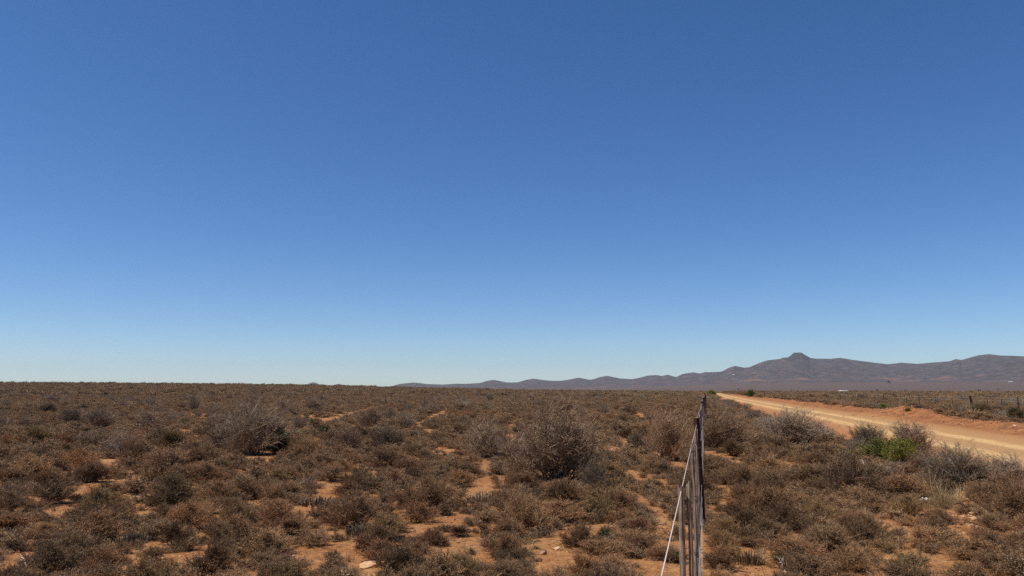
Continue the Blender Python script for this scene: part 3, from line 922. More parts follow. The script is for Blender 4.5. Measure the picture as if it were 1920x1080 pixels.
TINTS = [((1.0, .92, .86), 'brown'), ((.74, .68, .62), 'dark brown'), ((1.08, 1.02, .98), 'grey brown'), ((.93, .92, .74), 'olive brown'), ((1.06, .90, .80), 'reddish brown'), ((1.28, 1.14, 1.0), 'pale brown')]
landmarks += [('the bottom left photo corner', 0, 1080), ('the bottom right photo corner', 1920, 1080), ('the left edge bare patch', 36, 997), ('the nearest fence posts', 1275, 1000),
              ('the white scrap', 1733, 946), ('the bottom left sandy patch', 253, 1045), ('the bare oval patch', 573, 953), ('the sandy path', 1017, 1037), ('the broad bottom bare patch', 602, 1047),
              ('the narrow bare strip behind', 830, 849)]
ORD = ['nearest', 'second nearest', 'third nearest', 'fourth nearest', 'fifth nearest', 'sixth nearest', 'seventh nearest', 'eighth nearest', 'ninth nearest', 'tenth nearest', 'eleventh nearest', 'twelfth nearest', 'thirteenth nearest', 'fourteenth nearest', 'fifteenth nearest', 'sixteenth nearest']
recs = {}
for i in ind:
    hpx = py[i] - .17 / np.hypot(cand[i, 0], cand[i, 1]) * FOC
    d = [math.hypot((px[i] - a), (hpx - b) * 1.8) for _, a, b in landmarks]
    j = int(np.argmin(d)); _, a, b = landmarks[j]
    dx, dy = px[i] - a, hpx - b
    if abs(dx) > abs(dy) * 1.2: side = 'right of' if dx > 0 else 'left of'
    else: side = 'below' if dy > 0 else 'above'
    recs.setdefault((j, side), []).append((math.hypot(dx, dy), i))
label_of = {}
for (j, side), L in recs.items():
    L.sort()
    for n, (_, i) in enumerate(L):
        label_of[i] = (ORD[n] if n < len(ORD) else 'farthest', side, landmarks[j][0])

def hrand(i, k): return float(_hash(np.array([float(i)]), np.array([float(k)]), 3)[0])
GRP = 'dwarf shrubs scattered over the near plain'
for i in ind:
    x, y, w = cand[i]
    k = int(hrand(i, 1) * 8) % 8
    tcol, tname = TINTS[min(5, int(hrand(i, 2) ** 1.3 * 6))]
    hs = .52 + .46 * hrand(i, 3)
    o_, s_, lm = label_of[i]
    size_word = 'large' if w > .62 else ('small' if w < .38 else 'rounded')
    o = empty('dwarf_shrub', (x, y, float(z[i]) - .015), hrand(i, 4) * 6.28, (w / .56, w / .56 * (.85 + .3 * hrand(i, 5)), w / .56 * hs))
    tag(o, f'{size_word} {tname} dwarf shrub, {o_} {s_} {lm}', 'shrub', GRP)
    obj('stems', BROWN[k][0], o, color=tcol)
    obj('foliage', BROWN[k][1], o, color=tcol)

def scatter(name, pts, rot, scl, idx, protos, label=None, cat=None):
    n = len(pts)
    me = bpy.data.meshes.new(name)
    me.vertices.add(n); me.vertices.foreach_set('co', np.ascontiguousarray(pts, np.float32).ravel())
    a = me.attributes.new('inst_rot', 'FLOAT_VECTOR', 'POINT'); a.data.foreach_set('vector', np.stack([np.zeros(n), np.zeros(n), rot], -1).astype(np.float32).ravel())
    a = me.attributes.new('inst_scale', 'FLOAT_VECTOR', 'POINT'); a.data.foreach_set('vector', np.ascontiguousarray(scl, np.float32).ravel())
    a = me.attributes.new('inst_id', 'INT', 'POINT'); a.data.foreach_set('value', np.asarray(idx, np.int32))
    me.update()
    col = bpy.data.collections.new(name + '_sources')
    for k, (pm, color) in enumerate(protos):
        p = bpy.data.objects.new('source_%02d' % k, pm); p.color = (*color, 1)
        col.objects.link(p)
    o = obj(name, me)
    ng = bpy.data.node_groups.new(name, 'GeometryNodeTree')
    ng.interface.new_socket('Geometry', in_out='INPUT', socket_type='NodeSocketGeometry')
    ng.interface.new_socket('Geometry', in_out='OUTPUT', socket_type='NodeSocketGeometry')
    N = ng.nodes; Lk = ng.links
    gi = N.new('NodeGroupInput'); go = N.new('NodeGroupOutput')
    iop = N.new('GeometryNodeInstanceOnPoints')
    ci = N.new('GeometryNodeCollectionInfo'); ci.inputs['Collection'].default_value = col
    ci.inputs['Separate Children'].default_value = True; ci.inputs['Reset Children'].default_value = True
    iop.inputs['Pick Instance'].default_value = True
    def na(nm, ty):
        q = N.new('GeometryNodeInputNamedAttribute'); q.data_type = ty; q.inputs['Name'].default_value = nm
        return next(s for s in q.outputs if s.enabled and s.name == 'Attribute')
    Lk.new(gi.outputs[0], iop.inputs['Points']); Lk.new(ci.outputs[0], iop.inputs['Instance'])
    Lk.new(na('inst_id', 'INT'), iop.inputs['Instance Index'])
    Lk.new(na('inst_rot', 'FLOAT_VECTOR'), iop.inputs['Rotation'])
    Lk.new(na('inst_scale', 'FLOAT_VECTOR'), iop.inputs['Scale'])
    Lk.new(iop.outputs[0], go.inputs[0])
    md = o.modifiers.new('scatter', 'NODES'); md.node_group = ng
    o['kind'] = 'stuff'
    if label: o['label'] = label
    if cat: o['category'] = cat
    return o

def jitter_grid(cell, r0, r1, a0=-41, a1=41, keep=1.0, seed=0):
    g = np.random.default_rng(seed)
    ext = r1 * math.sin(R(max(abs(a0), abs(a1)))) + cell
    xs = np.arange(-ext, ext, cell); ys = np.arange(0, r1 + cell, cell)
    X, Y = np.meshgrid(xs, ys); X = X.ravel() + g.uniform(-.5, .5, X.size) * cell; Y = Y.ravel() + g.uniform(-.5, .5, Y.size) * cell
    r = np.hypot(X, Y); a = np.degrees(np.arctan2(X, Y))
    m = (r > r0) & (r < r1) & (a > a0) & (a < a1) & (g.uniform(size=len(X)) < keep) & ~in_road(X, Y, .2)
    return X[m], Y[m], g

# protos for the scrub mass
pro = []
for k, pm in enumerate(FARP):
    pro.append((pm, TINTS[k][0]))
for k, pm in enumerate(THORNFAR):
    pro.append((pm, [(1.05, 1.0, .86), (1.2, 1.02, .82), (.8, .75, .64)][k]))
for k, pm in enumerate(CLUMPP):
    pro.append((pm, [(.92, .86, .80), (1.0, .92, .86), (.82, .80, .70), (.9, .8, .75)][k]))
NB = len(FARP); NT = len(THORNFAR); NC = len(CLUMPP)
P_, R_, S_, I_ = [], [], [], []
def push(X, Y, w, h, idx, g, W0, H0):
    Z = zg(X, Y)
    P_.append(np.stack([X, Y, Z - .02], -1)); R_.append(g.uniform(0, 6.28, len(X)))
    S_.append(np.stack([w / W0, w / W0, h / H0], -1)); I_.append(idx)
# near left-overs
g = np.random.default_rng(5)
rc = cand[rest]
push(rc[:, 0], rc[:, 1], rc[:, 2] * 1.08, rc[:, 2] * g.uniform(.38, .60, len(rc)), g.integers(0, NB, len(rc)), g, .6, .36)
# mid field
def clear_of(X, Y, pad=.35):
    pl = np.array(placed)
    ok = np.ones(len(X), bool)
    for a, b, w in pl: ok &= (X - a) ** 2 + (Y - b) ** 2 > (w * .5 + pad * .3) ** 2
    for a, b, rx, ry in BARE:
        if b > 24: ok &= ((X - a) / (rx + .15)) ** 2 + ((Y - b) / (ry + .3)) ** 2 > 1
    return ok
X, Y, g = jitter_grid(.66, NEARMAX - .3, 70, seed=11)
cl = fbm(X / 6, Y / 6, 77, 3)
m = clear_of(X, Y) & (gap(X, Y) < .14) & (g.uniform(size=len(X)) < .80 + cl * 1.6); X, Y = X[m], Y[m]
w = g.uniform(.45, .9, len(X)) * (1 + .25 * (g.uniform(size=len(X)) < .1))
push(X, Y, w, w * g.uniform(.24, .44, len(X)), g.integers(0, NB, len(X)), g, .6, .36)
X, Y, g = jitter_grid(1.05, 70, 150, seed=12)
m = gap(X, Y) < .20; X, Y = X[m], Y[m]
w = g.uniform(.8, 1.6, len(X))
push(X, Y, w, g.uniform(.25, .45, len(X)), g.integers(0, NB, len(X)), g, .6, .36)
X, Y, g = jitter_grid(2.3, 148, 420, seed=13)
w = g.uniform(1.8, 3.4, len(X))
push(X, Y, w, g.uniform(.25, .6, len(X)), NB + NT + g.integers(0, NC, len(X)), g, 2.4, .5)
X, Y, g = jitter_grid(3.6, 418, 640, seed=14)
w = g.uniform(2.6, 5, len(X))
push(X, Y, w, g.uniform(.35, 1.0, len(X)), NB + NT + g.integers(0, NC, len(X)), g, 2.4, .5)
# taller twiggy ones sprinkled through
for cell, r0, r1, keep, sd in ((2.6, 22, 60, .30, 21), (4.5, 60, 160, .40, 22), (9, 160, 480, .5, 23), (12, 470, 560, .6, 24)):
    X, Y, g = jitter_grid(cell, r0, r1, keep=keep, seed=sd)
    uu = X - road_x(Y)
    m = clear_of(X, Y, 1.5) & ((uu < -14) | (uu > 17)); X, Y = X[m], Y[m]
    w = g.uniform(.5, 1.2, len(X)) * (1 if r1 < 100 else (1.3 if r1 < 550 else 2.4))
    push(X, Y, w, w * g.uniform(.5, .8, len(X)), NB + g.integers(0, NT, len(X)), g, 1.0, .8)
# thicker verge along both sides of the road
g = np.random.default_rng(31)
n = 1500
Y = g.uniform(14, 200, n) ** 1.0; U = np.where(g.uniform(size=n) < .55, g.uniform(6.8, 10.5, n), -g.uniform(4.2, 6.5, n))
X = road_x(Y) + U
m = (np.abs(np.degrees(np.arctan2(X, Y))) < 42) & clear_of(X, Y, .6); X, Y = X[m], Y[m]
w = g.uniform(.4, .9, len(X))
push(X, Y, w, w * g.uniform(.3, .5, len(X)), np.where(g.uniform(size=len(X)) < .2, NB + g.integers(0, NT, len(X)), g.integers(0, NB, len(X))), g, .8, .5)
scatter('scrub', np.concatenate(P_), np.concatenate(R_), np.concatenate(S_), np.concatenate(I_), pro)

# small under-growth between the shrubs
rng = np.random.default_rng(41)
n = 17000
r = np.sqrt(rng.uniform(5 ** 2, 30 ** 2, n)); a = rng.uniform(R(-40), R(40), n)
X, Y = r * np.sin(a), r * np.cos(a)
cov = fbm(X / 1.6, Y / 1.6, 90, 3)
keep = ~in_road(X, Y) & (gap(X, Y) < GAPT + .02) & (cov + rng.normal(0, .06, n) > -.06)
for (bx, by, rx, ry) in BARE:
    q = ((X - bx) / rx) ** 2 + ((Y - by) / ry) ** 2
    keep &= ~((q < 1) & (rng.uniform(size=n) < .88))
X, Y = X[keep], Y[keep]; n = len(X)
Z = zg(X, Y)
s = rng.uniform(.5, 1.25, n)
tp = [(SMALLP[k], TINTS[k][0]) for k in range(4)] + [(TUFTP[0], (.9, .8, .7)), (TUFTP[1], (.7, .62, .55))]
scatter('undergrowth', np.stack([X, Y, Z - .01], -1), rng.uniform(0, 6.28, n), np.stack([s, s, s * rng.uniform(.6, 1.2, n)], -1),
        np.where(rng.uniform(size=n) < .85, rng.integers(0, 4, n), 4 + rng.integers(0, 2, n)), tp)

# pebbles and clods, one merged mesh
def build_pebbles():
    g = np.random.default_rng(51)
    n1 = 20000
    r = np.sqrt(g.uniform(5 ** 2, 24 ** 2, n1)); a = g.uniform(R(-40), R(40), n1)
    X1, Y1 = r * np.sin(a), r * np.cos(a)
    s1 = .006 + .022 * g.uniform(size=n1) ** 5
    k = ~in_road(X1, Y1); X1, Y1, s1 = X1[k], Y1[k], s1[k]
    n2 = 9000
    Y2 = 14 + 75 * g.uniform(size=n2) ** 1.2; U2 = np.where(g.uniform(size=n2) < .8, g.normal(4.9, .9, n2), g.uniform(-4, 4, n2))
    X2 = road_x(Y2) + U2; s2 = .012 + .04 * g.uniform(size=n2) ** 3
    s2 = np.where(np.abs(U2) < 3.6, s2 * .45, s2)
    X0, Y0 = on_ground(1772, 781)
    n3 = 900
    X3 = X0 + g.normal(0, 2.2, n3); Y3 = Y0 + g.normal(0, 3, n3); s3 = .02 + .07 * g.uniform(size=n3) ** 2
    xb, yb = on_ground(1819, 984)
    n4 = 420
    X4 = xb + g.normal(0, .28, n4); Y4 = yb + g.normal(0, .35, n4); s4 = .008 + .03 * g.uniform(size=n4) ** 2
    X = np.concatenate([X1, X2, X3, X4]); Y = np.concatenate([Y1, Y2, Y3, Y4]); s = np.concatenate([s1, s2, s3, s4]); n = len(X)
    u = np.abs(X - road_x(Y))
    Z = np.where(u < 3.3, zbase(X, Y) + .01, zg(X, Y))
    V0, F0 = ICO1
    V = V0[None] * g.uniform(.65, 1.3, (n, len(V0), 1)) * s[:, None, None] * np.stack([np.ones(n), g.uniform(.6, 1, n), g.uniform(.4, .8, n)], -1)[:, None]
    an = g.uniform(0, 6.28, n); ca, sa = np.cos(an)[:, None], np.sin(an)[:, None]
    x = V[..., 0] * ca - V[..., 1] * sa; y = V[..., 0] * sa + V[..., 1] * ca
    V = np.stack([x + X[:, None], y + Y[:, None], V[..., 2] + (Z + s * .15)[:, None]], -1).reshape(-1, 3)
    F = (F0[None] + (np.arange(n) * len(V0))[:, None, None]).reshape(-1, 3)
    tone = np.repeat(g.uniform(size=n), len(F0))
    m = tone_mat('pebble', [(0, (.14, .06, .028)), (.4, (.34, .15, .065)), (.85, (.44, .22, .10)), (1, (.58, .38, .21))], .9, tint=False)
    o = obj('pebbles', mesh_np('pebbles', V, F, 0, [m], None, False, {'tone': ('FACE', tone)})); o['kind'] = 'stuff'
build_pebbles()

def build_litter():
    g = np.random.default_rng(52)
    n = 20000
    r = np.sqrt(g.uniform(5 ** 2, 20 ** 2, n)); a = g.uniform(R(-40), R(40), n)
    X, Y = r * np.sin(a), r * np.cos(a)
    k = ~in_road(X, Y); X, Y = X[k], Y[k]; n = len(X)
    Z = zg(X, Y) + .006
    an = g.uniform(0, 6.28, n); L = g.uniform(.02, .11, n) * g.uniform(.4, 1, n)
    d = np.stack([np.cos(an), np.sin(an), g.normal(0, .18, n)], -1)
    P0 = np.stack([X, Y, Z], -1); P1 = P0 + d * L[:, None]; Pm = (P0 + P1) / 2 + g.normal(0, .004, (n, 3))
    P = np.stack([P0, Pm, P1], 1); P[:, :, 2] = np.maximum(P[:, :, 2], Z[:, None])
    V, F = tubes(P, np.broadcast_to(np.array([.0022, .002, .0012]), (n, 3)) * g.uniform(.6, 1.6, (n, 1)))
    b = Bag(); b.add(V, F, np.repeat(g.uniform(0, 1, n), 6), 0)
    o = obj('twig_litter', b.mesh('twig_litter', [M['stem']])); o['kind'] = 'stuff'
build_litter()

# ------------------------------------------------------------------ dead branches, straw, scrap
def dead_branch(x0, y0, x1, y1, h0, h1, seed, label, r=.007, forks=6):
    g = np.random.default_rng(seed)
    a = np.array([*on_ground(x0, y0), 0.]); a[2] = float(zg(a[0], a[1])) + h0
    dq = pix_dir(x1, y1); tq = a[1] * 1.02 / dq[1]
    b = np.array([dq[0] * tq, dq[1] * tq, CH + dq[2] * tq])
    c = a.copy(); L = np.linalg.norm(b - a)
    k = 8; s = np.linspace(0, 1, k)[:, None]
    P = (a + (b - a) * s + g.normal(0, L * .03, (k, 3)) - c)[None]
    B = Bag()
    V, F = tubes(P, (r * np.linspace(1, .4, k))[None], 5); B.add(V, F, g.uniform(.5, 1, len(F)))
    Q = grow(g, P, forks, .2, 1, .5, L * .35, 4, .05, .2)
    V, F = tubes(Q, np.broadcast_to(r * np.array([.55, .45, .3, .15]), (len(Q), 4))); B.add(V, F, g.uniform(.4, 1, len(F)))
    T2 = grow(g, Q, 3, .3, 1, .6, L * .14, 3, .05)
    V, F = tubes(T2, np.broadcast_to(r * np.array([.3, .2, .1]), (len(T2), 3))); B.add(V, F, g.uniform(.3, .9, len(F)))
    o = obj('dead_branch', B.mesh('dead_branch', [M['deadwood']]), None, tuple(c))
    tag(o, label, 'branch', 'bleached dead branches')
dead_branch(1640, 935, 1618, 862, .05, .10, 1, 'long bleached dead branch through the dark reddish brown bush', .005)
dead_branch(1815, 935, 1778, 908, .06, .30, 2, 'bleached dead branch leaning on the grey thicket above the stony patch', .006)
dead_branch(1112, 923, 1090, 920, .02, .05, 3, 'small white dead branch at the right foot of the largest thorn bush', .006)
dead_branch(1925, 900, 1890, 880, .25, .45, 4, 'bleached dead branch at the right edge in the grey thicket', .006)
dead_branch(1572, 850, 1552, 838, .05, .2, 5, 'pale dead twigs right of the round grey thorn bush by the road', .005)
dead_branch(1475, 1078, 1462, 1048, .02, .18, 6, 'small pale dead branch at the bottom, right of the fence', .006)
dead_branch(492, 850, 478, 820, .1, .35, 7, 'white dead branch standing inside the tall bleached thorn bush', .008)
dead_branch(52, 1078, 40, 1040, .0, .25, 8, 'dark upright dead twig at the bottom left edge', .010, 2)

sg = [tuft_mesh(601, 160, .34, .16, M['straw'], .0028, 'dry_grass_tuft'), tuft_mesh(602, 70, .5, .08, M['straw'], .0022, 'dry_grass_tuft')]
for px_, py_, k, s_, lab in ((1765, 958, 0, 1.0, 'straw coloured grass tuft beside the white scrap'), (1747, 940, 1, .9, 'tall pale grass stalks behind the white scrap'),
                             (1800, 950, 0, .7, 'low straw tuft above the bare stony patch'), (1620, 985, 0, .6, 'pale straw tuft below the dark reddish brown bush'),
                             (1840, 955, 0, .7, 'yellow straw tuft right of the low straw tuft above the stones'), (1500, 1078, 0, .6, 'straw tuft at the bottom edge right of the fence'),
                             (1425, 1052, 0, .5, 'small straw tuft beside the bottom columnar succulent')):
    x, y = on_ground(px_, py_)
    o = obj('dry_grass_tuft', sg[k], None, (x, y, float(zg(x, y))), px_, (1, .95, .9)); o.scale = (s_, s_, s_)
    tag(o, lab, 'grass tuft', 'dry grass tufts')

def scrap():
    g = np.random.default_rng(61)
    n = 14
    u = np.linspace(-.5, .5, n)
    X, Y = np.meshgrid(u * .25, u * .12)
    Z = .012 + np.abs(fbm(X * 18, Y * 18, 70, 3)) * .07 + .012 * (X / .1 > .2)
    X = X * (1 + .2 * fbm(Y * 20, X * 3, 71)); 
    V = np.stack([X, Y, Z], -1).reshape(-1, 3)
    idx = np.arange(n * n).reshape(n, n)
    F = np.stack([idx[:-1, :-1], idx[:-1, 1:], idx[1:, 1:], idx[1:, :-1]], -1).reshape(-1, 4)
    me = mesh_np('plastic_scrap', V, F, 0, [M['white']])
    x, y = on_ground(1731, 950)
    o = obj('plastic_scrap', me, None, (x, y, float(zg(x, y)) + .035), .3)
    md = o.modifiers.new('thickness', 'SOLIDIFY'); md.thickness = .002
    tag(o, 'crumpled white scrap lying among dry grass right of the dark reddish brown bush', 'litter')
scrap()

# ------------------------------------------------------------------ fences
def post_mesh(name, h, w, d, seed, mat, lean=(0, 0), taper=.9, rough=.12, sides=10, split=False):
    g = np.random.default_rng(seed)
    k = 16
    z = np.linspace(-.25, h, k)
    ang = np.arange(sides) * 2 * np.pi / sides
    sq = 1 / np.maximum(np.abs(np.cos(ang)), np.abs(np.sin(ang))) ** .6
    prof = sq * (1 + g.normal(0, rough, sides))
    P = np.zeros((k, sides, 3))
    bend = np.cumsum(g.normal(0, .0025, (k, 2)), 0)
    for i in range(k):
        t = (z[i] + .25) / (h + .25)
        s = 1 - (1 - taper) * t
        pr = prof * (1 + g.normal(0, rough * .35, sides))
        P[i, :, 0] = pr * np.cos(ang) * w / 2 * s + bend[i, 0] + lean[0] * t
        P[i, :, 1] = pr * np.sin(ang) * d / 2 * s + bend[i, 1] + lean[1] * t
        P[i, :, 2] = z[i]
    P[-1, :, 2] += g.normal(0, .008, sides)
    V = P.reshape(-1, 3); idx = np.arange(k * sides).reshape(k, sides)
    a = idx[:-1]; b = idx[1:]
    F = np.stack([a, np.roll(a, -1, 1), np.roll(b, -1, 1), b], -1).reshape(-1, 4)
    c = len(V); V = np.concatenate([V, [P[-1].mean(0) - [0, 0, .004]]])
    Ft = np.stack([idx[-1], np.roll(idx[-1], -1), np.full(sides, c)], -1)
    return mesh_np(name, V, [F, Ft], 0, [mat])

def angle_mesh(name, h, w, th, mat, lean=(0, 0)):
    """steel angle (L section) post with a row of notches' worth of irregularity"""
    L = np.array([(0, 0), (w, 0), (w, th), (th, th), (th, w), (0, w)]) - w * .4
    k = 9; zz = np.linspace(-.3, h, k); V = []
    for z_ in zz:
        t = (z_ + .3) / (h + .3)
        V += [(p[0] + lean[0] * t, p[1] + lean[1] * t, z_) for p in L]
    V = np.array(V); n = len(L); idx = np.arange(len(V)).reshape(k, n)
    a = idx[:-1]; b = idx[1:]
    F = np.stack([a, np.roll(a, -1, 1), np.roll(b, -1, 1), b], -1).reshape(-1, 4)
    cap = idx[-1][None]
    return mesh_np(name, V, [F, cap], 0, [mat])

def wire_mesh(name, pts, r, mat, sides=6):
    P = np.array(pts)[None]
    V, F = tubes(P, np.full((1, len(pts)), r), sides)
    return mesh_np(name, V, F, 0, [mat], None, True)

def ring_mesh(r, wr, mat, tilt=0):
    a = np.linspace(0, 2 * np.pi, 15)
    P = np.stack([np.cos(a) * r, np.sin(a) * r * .8, np.sin(a) * tilt], -1)
    V, F = [], []
    ph = np.arange(5) * 2 * np.pi / 5
    for i in range(15):
        rad = np.array([np.cos(a[i]), np.sin(a[i]), 0])
        for q in ph: V.append(P[i] + rad * math.cos(q) * wr + np.array([0, 0, 1]) * math.sin(q) * wr)
    # twisted tail
    idx = np.arange(75).reshape(15, 5); a0 = idx[:-1]; b0 = idx[1:]
    F = np.stack([a0, np.roll(a0, -1, 1), np.roll(b0, -1, 1), b0], -1).reshape(-1, 4)
    t = np.array([[[r, 0, 0], [r + .012, -.015, .012], [r + .03, -.02, .02]]], float)
    V2, F2 = tubes(t, np.full((1, 3), wr), 4)
    return mesh_np('tie_wire', np.concatenate([np.array(V), V2]), np.concatenate([F, F2 + 75]), 0, [mat])

def fence_x(y): return -.1 + .24 * y

nf = empty('wire_fence', (fence_x(10), 10, 0))
tag(nf, 'old wire fence of weathered wooden posts and one rusty steel post', 'fence')
def nf_add(name, me, x, y, z, rz=0):
    return obj(name, me, nf, (x - fence_x(10), y - 10, z), rz)
def gz(x, y): return float(zg(x, y))
def post_at(y, w, d, h, seed, dx=0.0, label=None, ties=(1.2, .5, .24), mat='wood', lean=(0, 0)):
    x = fence_x(y) + dx
    p = nf_add('wooden_post', post_mesh('wooden_post', h - gz(x, y), w, d, seed, M[mat], lean, rough=.24), x, y, gz(x, y), 0)
    if label: p['label'] = label
    for hh in ties:
        t = obj('tie_wire', ring_mesh(w * .62, .0022, M['tie'], .01), p, (0, 0, hh - .02 - gz(x, y)))
    return p
post_at(3.52, .022, .03, 1.235, 1, -.012, ties=(1.19, .62))
post_at(3.53, .017, .028, 1.25, 2, .010, ties=())
post_at(6.0, .036, .036, 1.245, 3, 0, 'weathered wooden post with a black tie at its top', ties=(1.225, .9, .5))
post_at(8.0, .036, .034, 1.25, 4, 0.005, ties=(.9,))
post_at(12.0, .036, .036, 1.25, 5, 0.0, ties=())
post_at(14.2, .05, .05, 1.26, 6, .0, 'pale bleached wooden post', ties=())
post_at(17.0, .05, .05, 1.22, 7, .02, ties=())
post_at(20.5, .05, .05, 1.28, 8, .02, ties=())
post_at(26, .07, .07, 1.26, 9, .02, mat='darkpost', ties=())
post_at(33, .08, .08, 1.3, 10, .05, mat='darkpost', ties=())
post_at(42, .10, .10, 1.30, 11, .12, mat='darkpost', ties=())
for k_, yy in enumerate((52, 62, 73, 85)):
    post_at(yy, .07, .07, 1.25, 20 + k_, .15, mat='darkpost', ties=())
x = fence_x(9.95) + .035
stp = nf_add('steel_post', angle_mesh('steel_post', 1.30 - gz(x, 9.95), .052, .007, M['rust'], (-.06, 0)), x, 9.95, gz(x, 9.95), .5)
stp['label'] = 'rusty steel angle post leaning slightly'
br = nf_add('steel_stay', angle_mesh('steel_stay', .72, .03, .005, M['rust'], (.0, .0)), fence_x(9.75) + .012, 9.75, gz(x, 9.9), .2)
# wires
ty = np.array([1.0, 1.9, 3.5, 6, 8, 9.95])
def wire(hs, dx, ys, r, label=None, sag=.01):
    pts = []
    g = np.random.default_rng(int(hs * 1000))
    for i in range(len(ys) - 1):
        for t in (0, .25, .5, .75):
            y = ys[i] * (1 - t) + ys[i + 1] * t
            pts.append((fence_x(y) + dx - fence_x(10) + g.normal(0, .0015), y - 10, hs - sag * math.sin(math.pi * t)))
    pts.append((fence_x(ys[-1]) + dx - fence_x(10), ys[-1] - 10, hs))
    w_ = obj('wire', wire_mesh('wire', pts, r, M['wire']), nf)
    if label: w_['label'] = label
wire(1.215, -.014, [0.6, 9.95], .0019, 'bright white top wire', 0)
wire(1.21, .0, [9.95, 14.2, 20.5, 33, 52, 85], .0022, None, .015)
for hs in (.52, .38, .25, .12):
    wire(hs, .030, [1.2, 3.5, 6, 8, 9.95, 14.2, 20.5, 33, 52, 85], .0009, None, .008)
wire(.72, .034, [9.95, 14.2, 20.5, 33, 52, 85], .0018, None, .01)
wire(.95, .030, [9.95, 14.2, 20.5, 33, 52, 85], .0018, None, .01)

# far fence across the road
ff = empty('far_wire_fence', (far_fence_x(57), 57, 0))
tag(ff, 'thin wire fence of dark posts beyond the dirt road', 'fence')
F0x, F0y = far_fence_x(57), 57
def ff_post(y, w, h, lean=0.0, name='fence_post', label=None, mat='darkpost'):
    x = far_fence_x(y); z_ = gz(x, y)
    p = obj(name, post_mesh(name, h, w, w, int(y * 7), M[mat], (lean, 0), 1.0, .05), ff, (x - F0x, y - F0y, z_))
    if label: p['label'] = label
ys = [33, 40, 48.6, 57, 72, 87, 102, 117, 131, 146, 162, 178, 196, 215, 236, 258, 280]
for y in ys:
    if y == 57: ff_post(57, .14, 1.18, -.22, label='thick dark post leaning left')
    else: ff_post(y, .055, 1.12, -.03 if y < 90 else 0)
g = np.random.default_rng(8)
for a_, b_ in zip(ys[:-1], ys[1:]):
    for t in (.33, .66):
        if a_ < 90: ff_post(a_ * (1 - t) + b_ * t, .032, 1.04, g.normal(0, .03), 'dropper')
wy = np.arange(33, 281, 3.0)
for hs in (.28, .50, .70, .88, 1.04):
    pts = [(far_fence_x(y) - F0x, y - F0y, gz(far_fence_x(y), y) + hs) for y in wy]
    pts = np.array(pts); pts[:, 2] = np.convolve(np.pad(pts[:, 2], 3, mode='edge'), np.ones(7) / 7, 'valid')
    obj('wire', wire_mesh('wire', pts, .0026 if hs > .8 else .0026, M['wire' if hs > .8 else 'tie'], 4), ff)

# ------------------------------------------------------------------ distant buildings and trees
def box(bag, x0, x1, y0, y1, z0, z1):
    V = [(x, y, z) for z in (z0, z1) for y in (y0, y1) for x in (x0, x1)]
    F = [(0, 2, 3, 1), (4, 5, 7, 6), (0, 1, 5, 4), (2, 6, 7, 3), (0, 4, 6, 2), (1, 3, 7, 5)]
    bag.add(V, F)

def house(name, px, py, dist, W, D, H, RH, label, hills=False, rz=0.0, cat='farmhouse', lift=0.0):
    d = pix_dir(px, py); t = dist / math.hypot(d[0], d[1])
    x, y = d[0] * t, d[1] * t
    z_ = float(zg(x, y)) if not hills else CH + d[2] * t
    z_ += lift
    root = empty(name, (x, y, z_), rz); tag(root, label, cat)
    b = Bag(); box(b, -W / 2, W / 2, -D / 2, D / 2, -3, H); obj('wall', b.mesh('wall', [M['wall']]), root)
    b = Bag(); o_ = .5
    V = [(-W / 2 - o_, -D / 2 - o_, H + .003), (W / 2 + o_, -D / 2 - o_, H + .003), (W / 2 + o_, D / 2 + o_, H + .003), (-W / 2 - o_, D / 2 + o_, H + .003), (-W / 2 - o_, 0, H + RH), (W / 2 + o_, 0, H + RH)]
    b.add(V, [(0, 1, 5, 4), (2, 3, 4, 5)]); b.add([V[0], V[3], V[4]], [(0, 1, 2)]); b.add([V[1], V[2], V[5]], [(0, 1, 2)])
    obj('roof', b.mesh('roof', [M['roof']]), root)
    for k in range(3):
        b = Bag(); xx = -W * .32 + k * W * .32
        box(b, xx - .5, xx + .5, -D / 2 - .03, -D / 2 + .1, (.0 if k == 1 else 1.0), 2.2)
        obj('door' if k == 1 else 'window', b.mesh('opening', [M['dark']]), root)
    return root
TAN_REST = None
house('farmhouse', 1581, 733, 1000, 9.5, 7, 1.6, 2.6, 'white roofed farmhouse on the far plain below the table topped hill', rz=.15, lift=.8)
house('farm_shed', 1895, 716.3, 5200, 20, 10, 1.5, 2.2, 'long white roofed farm shed at the foot of the hills near the right edge', True, cat='shed')
house('farm_shed', 1375, 703.5, 6100, 9, 8, 2, 4, 'small white hut on the lower hill slope left of the table topped hill', True, cat='shed')

